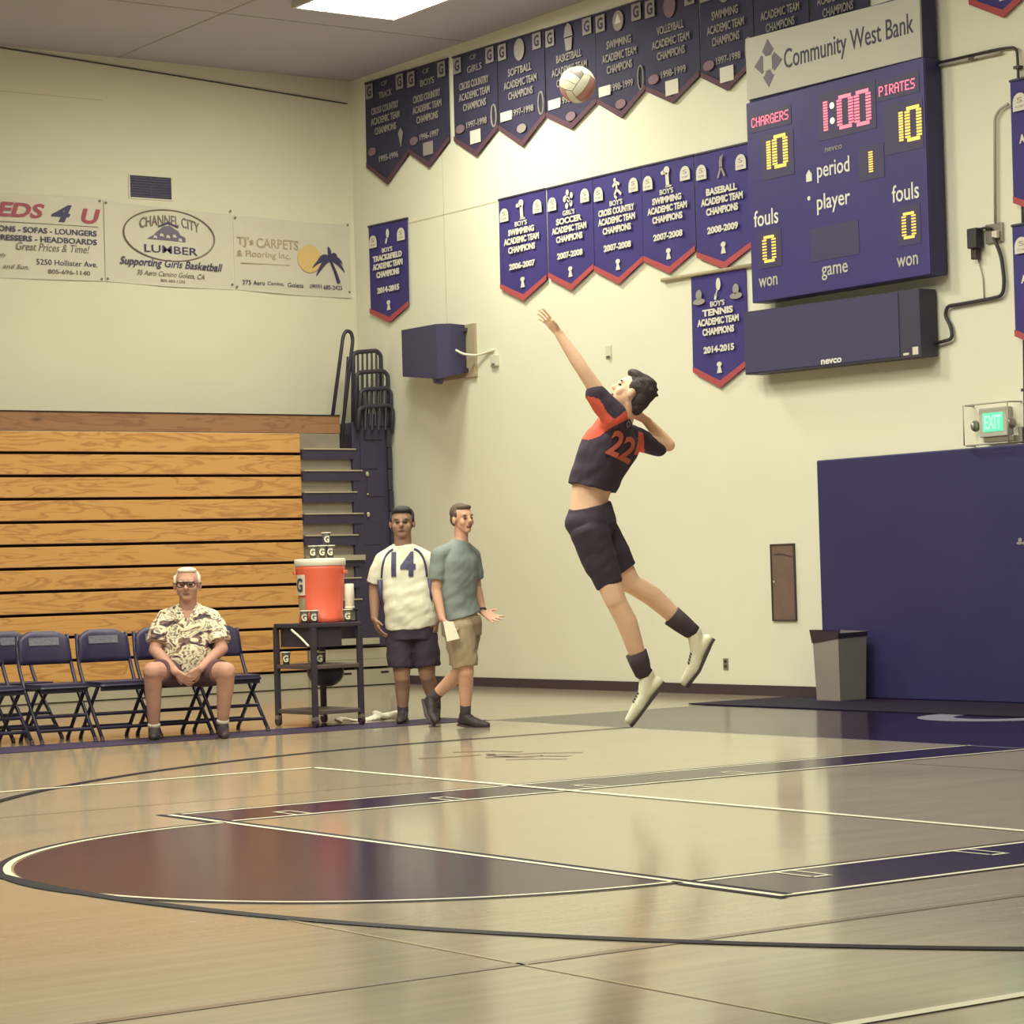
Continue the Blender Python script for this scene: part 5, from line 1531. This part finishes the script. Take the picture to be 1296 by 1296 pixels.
# ------------------------------------------------------------------ the server in mid-air
J = {k: V(p) for k, p in SERVER.items()}
sv = thing('person', 'volleyball player in black and orange kit jumping with one arm raised to serve', 'person', SERVER_AT, FACE_CAM)
R = head_frame(J['nose'] - J['ear'] + V((0, -0.02, 0)), J['crown'] - J['chin'])
HC = J['head'] + V((-0.012, 0, 0.0))
hs, ss_ = J['hip_l'] - J['hip_r'], J['sh_l'] - J['sh_r']
bm = bmesh.new()
add_head(bm, HC, R, 1.03)
chain(bm, [J['neck'] - V((0.01, 0, 0.03)), HC - R @ V((0, 0.02, 0.06))], [0.058, 0.052])
torso_loft(bm, [(J['pelvis'] - V((0.02, 0, 0.08)), hs, 0.10, 0.07), (J['pelvis'], hs, 0.155, 0.110), (J['belly'], hs + ss_ * 0.2, 0.135, 0.102), (J['waist'], hs + ss_ * 0.4, 0.138, 0.105), (J['ribs'], hs * 0.6 + ss_, 0.150, 0.112), (J['chest'], ss_, 0.165, 0.110), (J['neck'], ss_, 0.07, 0.06)])
chain(bm, [J['chest'], J['sh_l']], [0.075, 0.058]); chain(bm, [J['chest'], J['sh_r']], [0.075, 0.058])
chain(bm, [J['sh_l'], lerp(J['sh_l'], J['el_l'], 0.5), J['el_l'], lerp(J['el_l'], J['wr_l'], 0.25), J['wr_l']], [0.054, 0.047, 0.039, 0.040, 0.027])
chain(bm, [J['sh_r'], J['el_r'], lerp(J['el_r'], J['wr_r'], 0.3), J['wr_r']], [0.054, 0.040, 0.040, 0.028])
add_hand(bm, J['wr_l'], J['ha_l'] - J['wr_l'], (-0.6, -0.3, -0.2), 1, 0.12, 0.95, 0.2)
add_hand(bm, J['wr_r'], J['ha_r'] - J['wr_r'], (0.2, 0.3, 0.6), 1, 0.3)
leg_pts(bm, J['hip_l'], J['kn_l'], J['an_l'], (0.092, 0.064, 0.062, 0.042), (0.016, 0.0, 0.004))
leg_pts(bm, J['hip_r'], J['kn_r'], J['an_r'], (0.092, 0.062, 0.062, 0.042), (0.012, 0.0, 0.016))
for s in 'lr':
    chain(bm, [J['an_' + s], lerp(J['he_' + s], J['ba_' + s], 0.5)], [0.036, 0.03])
obj('body', fuse(bm, 0.0065, 5), 'skin_fair', sv, True)
face_parts(sv, HC, R, 1.03, 'hair_dark', 'lip')
bm = bmesh.new()
def HE(p, r): ellipsoid(bm, HC + R @ (V(p) * 1.03), [x * 1.03 for x in r], R)
HE((0, -0.030, 0.050), (0.086, 0.094, 0.090)); HE((0, -0.062, 0.0), (0.080, 0.056, 0.078)); HE((0, 0.022, 0.098), (0.070, 0.070, 0.034)); HE((0, -0.075, -0.05), (0.060, 0.035, 0.045))
for s in (-1, 1): HE((s * 0.074, -0.004, 0.035), (0.013, 0.034, 0.036))
random.seed(5)
for i in range(34):
    a_, b_ = random.uniform(0, 2 * PI), random.uniform(0.1, 1.3)
    HE((0.078 * math.cos(a_) * math.cos(b_), -0.030 + 0.084 * math.sin(a_) * math.cos(b_) - 0.004, 0.050 + 0.081 * math.sin(b_)), (0.017, 0.020, 0.009))
obj('hair', fuse(bm, 0.006, 3), 'hair_dark', sv, True)
# shirt
bm = bmesh.new()
hem = lerp(J['waist'], J['belly'], 0.15)
torso_loft(bm, [(hem, hs + ss_ * 0.35, 0.165, 0.132), (J['waist'] + V((0.01, 0, 0.03)), hs + ss_ * 0.4, 0.165, 0.133), (J['ribs'], hs * 0.6 + ss_, 0.180, 0.142), (J['chest'] - V((0.0, 0, 0.03)), ss_, 0.190, 0.140), (J['chest'] + V((0.03, 0, 0.045)), ss_, 0.165, 0.110), (J['neck'] + V((-0.008, 0, -0.008)), ss_, 0.085, 0.075)])
chain(bm, [J['chest'] + V((0, -0.06, 0.0)), J['sh_l'], J['slv_l']], [0.095, 0.082, 0.062])
chain(bm, [J['chest'] + V((0.03, 0.06, 0.0)), J['sh_r'], J['slv_r']], [0.095, 0.074, 0.050])
# loose folds at the back hem
chain(bm, [J['ribs'] + V((0.11, -0.02, -0.04)), J['waist'] + V((0.10, -0.02, -0.02))], [0.03, 0.02])
me = wrinkle(fuse(bm, 0.0065, 3), 0.010, 10, 9, 2)
me.materials.append(MATS['jersey_black']); me.materials.append(MATS['jersey_orange'])
def spx(pts): return [(0.00459 * ((u - 760) - 0.0296 * (v - 690)), 1.350 + 0.00459 * (-(v - 690) - 0.0296 * (u - 760))) for u, v in pts]
pan1 = spx([(742, 505), (757, 509), (766, 525), (776, 534), (791, 522), (796, 531), (784, 538), (768, 546.5), (757, 554.5), (744, 558.5), (734, 556), (736, 540)])
pan2 = spx([(809, 545), (815.5, 547), (818, 576), (802, 576), (808, 558)])
for p_ in me.polygons:
    c_ = p_.center
    if inside(c_.x, c_.z, pan1) or inside(c_.x, c_.z, pan2): p_.material_index = 1
shirt = obj('shirt', me, 'jersey_black', sv, True)
bv = bvh_of(shirt)
cx_, cz_ = spx([(786, 567)])[0]; print_on(shirt, bv, '22', cx_, cz_, 0.155, 0.150, 'number_orange', -0.42)
cx_, cz_ = spx([(794, 539)])[0]; print_on(shirt, bv, '0', cx_, cz_, 0.03, 0.04, 'felt_pink', -0.42, 'small_print')
# shorts
bm = bmesh.new()
torso_loft(bm, [(J['pelvis'] - V((0.0, 0, 0.10)), hs, 0.150, 0.095), (J['pelvis'], hs, 0.178, 0.142), (J['pelvis'] + V((0, 0, 0.07)), hs, 0.165, 0.128), (J['belly'] - V((0, 0, 0.025)), hs, 0.150, 0.116)])
def trouser(bm, a, b, ra, rb, n=18):
    """open-looking trouser leg with a flat hem"""
    a, b = V(a), V(b); d, u, v = frame_of(b - a)
    ring_loft(bm, [[p + r * (math.cos(2 * PI * i / n) * u + math.sin(2 * PI * i / n) * v) for i in range(n)] for p, r in ((a - d * 0.03, ra * 0.9), (a, ra), (lerp(a, b, 0.5), (ra + rb) / 2 + 0.004), (b, rb))])
trouser(bm, J['hip_l'] + V((-0.002, 0, 0)), J['hem_l'], 0.118, 0.078)
trouser(bm, J['hip_r'], J['hem_r'], 0.115, 0.082)
obj('shorts', wrinkle(fuse(bm, 0.0065, 6), 0.010, 10, 8, 4), 'shorts_black', sv, True)
for s, sk in (('l', 'sock_l'), ('r', 'sock_r')):
    bm = bmesh.new(); tube(bm, [J[sk], lerp(J[sk], J['an_' + s], 0.55), J['an_' + s], lerp(J['an_' + s], J['he_' + s], 0.3)], [0.064, 0.059, 0.052, 0.044], 16); obj('sock', bm, 'sock_black', sv, True)
    shoe(sv, J['an_' + s], J['he_' + s], J['ba_' + s], J['to_' + s], 'shoe_white', 'sole_dark', 1.04, True)

# ------------------------------------------------------------------ standing man with jersey 14
J = {k: V(p) for k, p in MAN1.items()}
m1 = thing('person', 'standing man in a white number 14 jersey and black shorts by the bleachers', 'person', MAN1_AT, FACE_CAM)
R = head_frame((-0.04, -1, 0.02), (0, 0, 1))
X1 = V((1, 0.0, 0))
bm = bmesh.new()
add_head(bm, J['head'], R, 1.06, 1.10, 1.14)
chain(bm, [J['neck'] - V((0, 0, 0.04)), J['head'] - V((0, -0.02, 0.05))], [0.074, 0.072])
torso_loft(bm, [(J['pelvis'] - V((0, 0, 0.06)), X1, 0.14, 0.10), (J['pelvis'], X1, 0.18, 0.13), (J['waist'], X1, 0.185, 0.135), (J['ribs'], X1, 0.185, 0.13), (J['chest'], X1, 0.175, 0.110), (J['neck'] - V((0, 0, 0.05)), X1, 0.07, 0.065), (J['neck'], X1, 0.065, 0.06)])
for s in 'lr':
    chain(bm, [J['chest'] + V((0, 0, 0.05)), J['sh_' + s], lerp(J['sh_' + s], J['el_' + s], 0.5), J['el_' + s], lerp(J['el_' + s], J['wr_' + s], 0.25), J['wr_' + s]], [0.06, 0.052, 0.052, 0.047, 0.047, 0.031])
    add_hand(bm, J['wr_' + s], J['ha_' + s] - J['wr_' + s] + V((0, 0, -0.02)), (0.9 if s == 'r' else -0.9, 0.3, 0), 1 if s == 'r' else -1, 0.35)
    leg_pts(bm, J['hip_' + s], J['kn_' + s], J['an_' + s], (0.10, 0.066, 0.064, 0.042))
    chain(bm, [J['an_' + s], lerp(J['he_' + s], J['ba_' + s], 0.5)], [0.036, 0.03])
obj('body', fuse(bm, 0.007, 4), 'skin_tan', m1, True)
face_parts(m1, J['head'], R, 1.06, 'hair_black', 'lip_dark')
bm = bmesh.new()
def HM(c, k, p, r): ellipsoid(bm, c + R @ (V(p) * k), [x * k for x in r], R)
for p, r in (((0, -0.028, 0.060), (0.096, 0.090, 0.080)), ((0, -0.06, 0.0), (0.088, 0.05, 0.07)), ((0, 0.030, 0.096), (0.078, 0.062, 0.030))): HM(J['head'], 1.06, p, r)
for s in (-1, 1): HM(J['head'], 1.06, (s * 0.084, 0.0, 0.035), (0.013, 0.03, 0.04))
obj('hair', fuse(bm, 0.006, 2), 'hair_black', m1, True)
bm = bmesh.new()
torso_loft(bm, [(J['pelvis'] + V((0, 0, 0.035)), X1, 0.212, 0.160), (J['waist'], X1, 0.208, 0.160), (J['ribs'], X1, 0.205, 0.150), (J['chest'] - V((0, 0, 0.02)), X1, 0.205, 0.138), (J['chest'] + V((0, 0, 0.07)), X1, 0.165, 0.110), (J['neck'] - V((0, 0, 0.012)), X1, 0.078, 0.078)])
for s, q in (('l', 1), ('r', -1)):
    chain(bm, [J['neck'] + V((q * 0.05, 0.01, -0.065)), J['sh_' + s] + V((-q * 0.012, 0, -0.004)), lerp(J['sh_' + s], J['el_' + s], 0.45)], [0.072, 0.074, 0.078])
    trouser(bm, lerp(J['sh_' + s], J['el_' + s], 0.35), lerp(J['sh_' + s], J['el_' + s], 0.82), 0.076, 0.078)
sh1 = obj('shirt', wrinkle(fuse(bm, 0.007, 6), 0.013, 10, 9, 3), 'jersey_white', m1, True)
bv = bvh_of(sh1)
print_on(sh1, bv, '14', 0.015, 1.315, 0.200, 0.205, 'ink_navy', -0.02, 'number', 0.035)
for q in (-1, 1):
    cx0 = 0.018
    pts = [(cx0 + q * (0.085 + 0.100 * math.sin(s * 1.5)), 1.435 - 0.20 * s * s - 0.03 * s) for s in [i / 10 for i in range(11)]]
    stripe_on(sh1, bv, pts, 0.012, 'ink_navy', 'shoulder_stripe')
for q in (-1, 1):
    bm = bmesh.new(); tube(bm, [(0.02 + q * 0.205, -0.10, 1.19), (0.023 + q * 0.208, -0.10, 1.06), (0.028 + q * 0.205, -0.09, 0.98)], [0.022, 0.016, 0.006], 8); obj('side_panel', bm, 'ink_navy', sh1, True)
bm = bmesh.new()
torso_loft(bm, [(J['pelvis'] - V((0, 0, 0.08)), X1, 0.195, 0.145), (J['pelvis'], X1, 0.198, 0.150), (J['pelvis'] + V((0, 0, 0.07)), X1, 0.19, 0.142)])
for s, q in (('l', 1), ('r', -1)):
    trouser(bm, J['hip_' + s], lerp(J['hip_' + s], J['kn_' + s], 0.76) + V((q * 0.012, 0, 0)), 0.118, 0.108)
obj('shorts', wrinkle(fuse(bm, 0.007, 6), 0.011, 10, 8, 6), 'shorts_black', m1, True)
for s in 'lr':
    bm = bmesh.new(); tube(bm, [J['an_' + s] + V((0, 0, 0.075)), J['an_' + s], J['an_' + s] - V((0, 0, 0.03))], [0.047, 0.047, 0.045], 14); obj('sock', bm, 'sock_black', m1, True)
    shoe(m1, J['an_' + s], J['he_' + s], J['ba_' + s], J['to_' + s], 'shoe_black', 'sole_dark', 1.06, s == 'r')

# ------------------------------------------------------------------ walking man in the teal tee
J = {k: V(p) for k, p in MAN2.items()}
m2 = thing('person', 'man in a grey teal t-shirt and khaki shorts walking with a paper in hand', 'person', MAN2_AT, FACE_CAM)
R = head_frame((0.62, -0.78, 0.03), (-0.03, 0, 1))
SS = (J['sh_l'] - J['sh_r']); HS = (J['hip_l'] - J['hip_r']) + V((0.05, 0, 0))
bm = bmesh.new()
add_head(bm, J['head'], R, 1.0, 1.0)
chain(bm, [J['neck'] - V((0, 0, 0.03)), J['head'] - R @ V((0, 0.015, 0.05))], [0.058, 0.056])
torso_loft(bm, [(J['pelvis'] - V((0, 0, 0.07)), HS, 0.12, 0.09), (J['pelvis'], HS, 0.165, 0.120), (J['waist'], HS, 0.145, 0.108), (J['ribs'], SS, 0.155, 0.112), (J['chest'], SS, 0.155, 0.108), (J['neck'] - V((0.01, 0, 0.05)), SS, 0.065, 0.06), (J['neck'], SS, 0.062, 0.06)])
for s in 'lr':
    chain(bm, [J['chest'] + V((0, 0, 0.04)), J['sh_' + s], lerp(J['sh_' + s], J['el_' + s], 0.5), J['el_' + s], lerp(J['el_' + s], J['wr_' + s], 0.25), J['wr_' + s]], [0.055, 0.045, 0.046, 0.042, 0.041, 0.028])
    leg_pts(bm, J['hip_' + s], J['kn_' + s], J['an_' + s], (0.094, 0.064, 0.060, 0.039))
    chain(bm, [J['an_' + s], lerp(J['he_' + s], J['ba_' + s], 0.5)], [0.036, 0.03])
add_hand(bm, J['wr_r'], J['ha_r'] - J['wr_r'], (0.85, 0.3, 0.25), 1, 0.75)
add_hand(bm, J['wr_l'], J['ha_l'] - J['wr_l'], (-0.15, -0.6, 0.8), -1, 0.14, 0.98, 0.16)
obj('body', fuse(bm, 0.0065, 4), 'skin_pink', m2, True)
face_parts(m2, J['head'], R, 1.0, 'hair_brown', 'lip_dark', 0.005)
bm = bmesh.new()
for p, r in (((0, -0.030, 0.052), (0.081, 0.086, 0.080)), ((0, -0.060, 0.0), (0.074, 0.044, 0.062)), ((0, 0.026, 0.090), (0.064, 0.058, 0.028))): HM(J['head'], 1.0, p, r)
for s in (-1, 1): HM(J['head'], 1.0, (s * 0.071, -0.004, 0.034), (0.012, 0.03, 0.034))
obj('hair', fuse(bm, 0.006, 2), 'hair_brown', m2, True)
bm = bmesh.new()
torso_loft(bm, [(J['pelvis'] + V((-0.005, 0, 0.055)), HS, 0.180, 0.140), (J['waist'], HS + SS * 0.5, 0.170, 0.132), (J['ribs'], SS, 0.172, 0.132), (J['chest'], SS, 0.182, 0.130), (J['chest'] + V((0.01, 0, 0.09)), SS, 0.140, 0.100), (J['neck'] - V((0.0, 0, 0.008)), SS, 0.066, 0.066)])
for s in 'lr':
    chain(bm, [J['neck'] + (J['sh_' + s] - J['neck']) * 0.25 - V((0, 0, 0.04)), J['sh_' + s] - V((0, 0, 0.012)), lerp(J['sh_' + s], J['el_' + s], 0.4)], [0.068, 0.070, 0.070])
    trouser(bm, lerp(J['sh_' + s], J['el_' + s], 0.3), lerp(J['sh_' + s], J['el_' + s], 0.72), 0.070, 0.068)
obj('shirt', wrinkle(fuse(bm, 0.0065, 6), 0.012, 10, 9, 8), 'tee_teal', m2, True)
bm = bmesh.new()
torso_loft(bm, [(J['pelvis'] - V((0, 0, 0.09)), HS, 0.175, 0.130), (J['pelvis'], HS, 0.180, 0.138), (J['pelvis'] + V((0, 0, 0.07)), HS, 0.168, 0.126)])
trouser(bm, J['hip_r'] + V((0, 0, 0.02)), lerp(J['hip_r'], J['kn_r'], 0.90), 0.128, 0.104)
trouser(bm, J['hip_l'] + V((0, 0, 0.02)), lerp(J['hip_l'], J['kn_l'], 0.88), 0.124, 0.102)
so = obj('shorts', wrinkle(fuse(bm, 0.0065, 6), 0.011, 10, 9, 5), 'shorts_khaki', m2, True)
for s in 'lr':
    bm = bmesh.new(); up_ = (J['kn_' + s] - J['an_' + s]).normalized()
    tube(bm, [J['an_' + s] + up_ * 0.07, J['an_' + s], lerp(J['an_' + s], J['he_' + s], 0.4)], [0.045, 0.044, 0.040], 14); obj('sock', bm, 'sock_black', m2, True)
    shoe(m2, J['an_' + s], J['he_' + s], J['ba_' + s], J['to_' + s], 'shoe_black', 'sole_dark', 1.06)
bm = bmesh.new(); wd = (J['wr_l'] - J['el_l']).normalized(); tube(bm, [J['wr_l'] - wd * 0.022, J['wr_l'] - wd * 0.002], 0.034, 14); obj('wristband', bm, 'shoe_black', m2, True)
pp = thing('paper_sheet', 'white folded paper held in the hand of the man in the teal shirt', 'paper', MAN2_AT, FACE_CAM)
bm = bmesh.new()
q = [(-0.150, -0.318, 0.850), (-0.072, -0.316, 0.846), (-0.024, -0.320, 0.712), (-0.124, -0.326, 0.692)]
f_ = [bm.verts.new(p) for p in q]; g_ = [bm.verts.new((p[0], p[1] + 0.004, p[2])) for p in q]
bm.faces.new(f_); bm.faces.new(g_[::-1])
for i in range(4): bm.faces.new((f_[i], g_[i], g_[(i + 1) % 4], f_[(i + 1) % 4]))
obj('sheet', bm, 'paper_white', pp)

# ------------------------------------------------------------------ seated older man
J = {k: V(p) for k, p in SEATED.items()}
m3 = thing('person', 'older white-haired man in glasses and a patterned shirt sitting on a folding chair', 'person', SEATED_AT, FACE_CAM)
R = head_frame((0.02, -1, -0.03), (0, 0, 1))
bm = bmesh.new()
add_head(bm, J['head'], R, 1.08, 1.10, 1.15)
chain(bm, [J['neck'] - V((0, 0, 0.04)), J['head'] - V((0, -0.02, 0.06))], [0.070, 0.068])
torso_loft(bm, [(J['pelvis'] - V((0, 0, 0.01)), X1, 0.17, 0.14), (J['waist'], X1, 0.195, 0.16), (J['ribs'], X1, 0.185, 0.15), (J['chest'], X1, 0.172, 0.12), (J['neck'] - V((0, 0, 0.06)), X1, 0.075, 0.07), (J['neck'], X1, 0.07, 0.066)])
for s in 'lr':
    chain(bm, [J['chest'] + V((0, 0, 0.06)), J['sh_' + s], lerp(J['sh_' + s], J['el_' + s], 0.5), J['el_' + s], lerp(J['el_' + s], J['wr_' + s], 0.3), J['wr_' + s]], [0.065, 0.050, 0.052, 0.049, 0.047, 0.033])
    leg_pts(bm, J['hip_' + s], J['kn_' + s], J['an_' + s], (0.098, 0.076, 0.068, 0.044), (0, 0.015, 0))
    chain(bm, [J['an_' + s], lerp(J['he_' + s], J['ba_' + s], 0.5)], [0.036, 0.03])
add_hand(bm, J['wr_r'], (0.75, -0.25, -0.62), (0.35, 0.5, 0.1), -1, 0.55)
add_hand(bm, J['wr_l'], (-0.75, -0.25, -0.60), (-0.35, 0.5, 0.1), 1, 0.55)
obj('body', fuse(bm, 0.007, 4), 'skin_ruddy', m3, True)
face_parts(m3, J['head'], R, 1.08, 'hair_white', 'lip_dark')
bm = bmesh.new()
for p, r in (((0, -0.040, 0.042), (0.096, 0.080, 0.084)), ((0, -0.05, -0.01), (0.092, 0.05, 0.06)), ((0, 0.0, 0.103), (0.072, 0.072, 0.026))): HM(J['head'], 1.08, p, r)
for s in (-1, 1): HM(J['head'], 1.08, (s * 0.088, 0.004, 0.030), (0.012, 0.034, 0.042))
obj('hair', fuse(bm, 0.006, 2), 'hair_white', m3, True)
gl = bpy.data.objects.new('glasses', None)
bpy.data.objects.remove(gl)
bm = bmesh.new()
def GP(x, y, z): return J['head'] + R @ (V((x, y, z)) * 1.08)
for s in (-1, 1):
    tube(bm, [GP(s * 0.036 + 0.030 * math.cos(a_), 0.102, 0.004 + 0.019 * math.sin(a_)) for a_ in [2 * PI * i / 16 for i in range(17)]], 0.0045, 6)
    tube(bm, [GP(s * 0.066, 0.100, 0.010), GP(s * 0.098, 0.05, 0.012), GP(s * 0.100, -0.01, 0.008)], 0.004, 6)
tube(bm, [GP(-0.010, 0.106, 0.012), GP(0.010, 0.106, 0.012)], 0.004, 6)
tube(bm, [GP(-0.066, 0.103, 0.022), GP(0.066, 0.103, 0.022)], 0.005, 6)
obj('glasses', bm, 'eye_dark', m3, True)
bm = bmesh.new()
torso_loft(bm, [(J['pelvis'] + V((0, -0.01, 0.0)), X1, 0.200, 0.170), (J['waist'], X1, 0.215, 0.185), (J['ribs'], X1, 0.210, 0.175), (J['chest'], X1, 0.200, 0.148), (J['chest'] + V((0, 0, 0.09)), X1, 0.155, 0.112), (J['neck'] - V((0, 0, 0.030)), X1, 0.084, 0.082)])
for s, q in (('l', 1), ('r', -1)):
    chain(bm, [J['neck'] + V((q * 0.06, 0.01, -0.08)), J['sh_' + s] - V((q * 0.012, 0, 0.016)), lerp(J['sh_' + s], J['el_' + s], 0.4)], [0.078, 0.076, 0.080])
    trouser(bm, lerp(J['sh_' + s], J['el_' + s], 0.3), lerp(J['sh_' + s], J['el_' + s], 0.80), 0.082, 0.090)
s3 = obj('shirt', wrinkle(fuse(bm, 0.007, 6), 0.011, 10, 9, 1), 'aloha', m3, True)
bv = bvh_of(s3)
# open collar: skin triangle and two lapels
nz_ = J['neck'].z
bm = bmesh.new()
tri = [(-0.048, nz_ - 0.045), (0.036, nz_ - 0.045), (0.020, nz_ - 0.10), (-0.006, nz_ - 0.150), (-0.032, nz_ - 0.10)]
vv = [bm.verts.new((x, (onto(bv, x, z, 0.004) or 0.1), z)) for x, z in tri]; bm.faces.new(vv)
bk_ = [bm.verts.new(v.co + V((0, 0.02, 0))) for v in vv]; bm.faces.new(bk_[::-1])
for i in range(5): bm.faces.new((vv[i], bk_[i], bk_[(i + 1) % 5], vv[(i + 1) % 5]))
obj('open_neck', bm, 'skin_ruddy', m3)
for q in (-1, 1):
    bm = bmesh.new()
    pts = [(-0.006 + q * 0.050, nz_ - 0.030), (-0.006 + q * 0.100, nz_ - 0.075), (-0.006 + q * 0.060, nz_ - 0.125), (-0.006 + q * 0.024, nz_ - 0.095)]
    vv = [bm.verts.new((x, (onto(bv, x, z, 0.014) or 0.1), z)) for x, z in pts]; bk_ = [bm.verts.new(v.co + V((0, 0.012, 0))) for v in vv]
    bm.faces.new(vv); bm.faces.new(bk_[::-1])
    for i in range(4): bm.faces.new((vv[i], bk_[i], bk_[(i + 1) % 4], vv[(i + 1) % 4]))
    obj('collar', bm, 'aloha', s3)
bm = bmesh.new()
torso_loft(bm, [(J['pelvis'] - V((0, 0, 0.06)), X1, 0.18, 0.15), (J['pelvis'] + V((0, 0, 0.02)), X1, 0.195, 0.165), (J['pelvis'] + V((0, 0, 0.07)), X1, 0.19, 0.16)])
for s in 'lr':
    trouser(bm, J['hip_' + s], lerp(J['hip_' + s], J['kn_' + s], 0.80), 0.112, 0.100)
obj('shorts', fuse(bm, 0.007, 3), 'shorts_maroon', m3, True)
for s in 'lr':
    bm = bmesh.new(); tube(bm, [J['an_' + s] + V((0, 0.003, 0.012)), J['an_' + s], J['an_' + s] - V((0, 0, 0.02))], [0.050, 0.050, 0.046], 14); obj('sock', bm, 'white_plastic', m3, True)
    shoe(m3, J['an_' + s], J['he_' + s], J['ba_' + s], J['to_' + s], 'shoe_black', 'sole_dark', 1.08)

# ================================================================== volleyball in the air
vb = thing('volleyball', 'white and pink volleyball tossed high in front of the dark banners', 'ball', (-6.712, -5.716, 4.027), (0.5, 0.4, 0.3))
RB_ = 0.106
axes = [(V((1, 0, 0)), V((0, 1, 0)), V((0, 0, 1))), (V((-1, 0, 0)), V((0, 1, 0)), V((0, 0, 1))), (V((0, 1, 0)), V((0, 0, 1)), V((1, 0, 0))), (V((0, -1, 0)), V((0, 0, 1)), V((1, 0, 0))), (V((0, 0, 1)), V((1, 0, 0)), V((0, 1, 0))), (V((0, 0, -1)), V((1, 0, 0)), V((0, 1, 0)))]
bm = bmesh.new(); ellipsoid(bm, (0, 0, 0), (RB_ * 0.985,) * 3, None, 24, 16); obj('core', bm, 'ball_grey', vb, True)
for fi, (n_, u_, w_) in enumerate(axes):
    for st_ in range(3):
        bm = bmesh.new(); g = []
        for i in range(9):
            row = []
            for j in range(4):
                a_ = (-1 + 2 * i / 8) * 0.985; b_ = (-1 + 2 * (st_ + 0.03 + 0.94 * j / 3) / 3) * 0.985
                a_, b_ = math.tan(a_ * PI / 4), math.tan(b_ * PI / 4)
                row.append(bm.verts.new((n_ + u_ * a_ + w_ * b_).normalized() * RB_))
            g.append(row)
        for i in range(8):
            for j in range(3): bm.faces.new((g[i][j], g[i + 1][j], g[i + 1][j + 1], g[i][j + 1]))
        for f in bm.faces:
            f.normal_update()
        me = bpy.data.meshes.new('panel'); bm.to_mesh(me); bm.free()
        me.materials.append(MATS['ball_pink' if fi in (3, 5) and st_ > 0 else ('ball_grey' if (fi, st_) in ((0, 0), (1, 2)) else 'ball_white')])
        me.polygons.foreach_set('use_smooth', [True] * len(me.polygons))
        o = bpy.data.objects.new('panel', me); C.objects.link(o); o.parent = vb
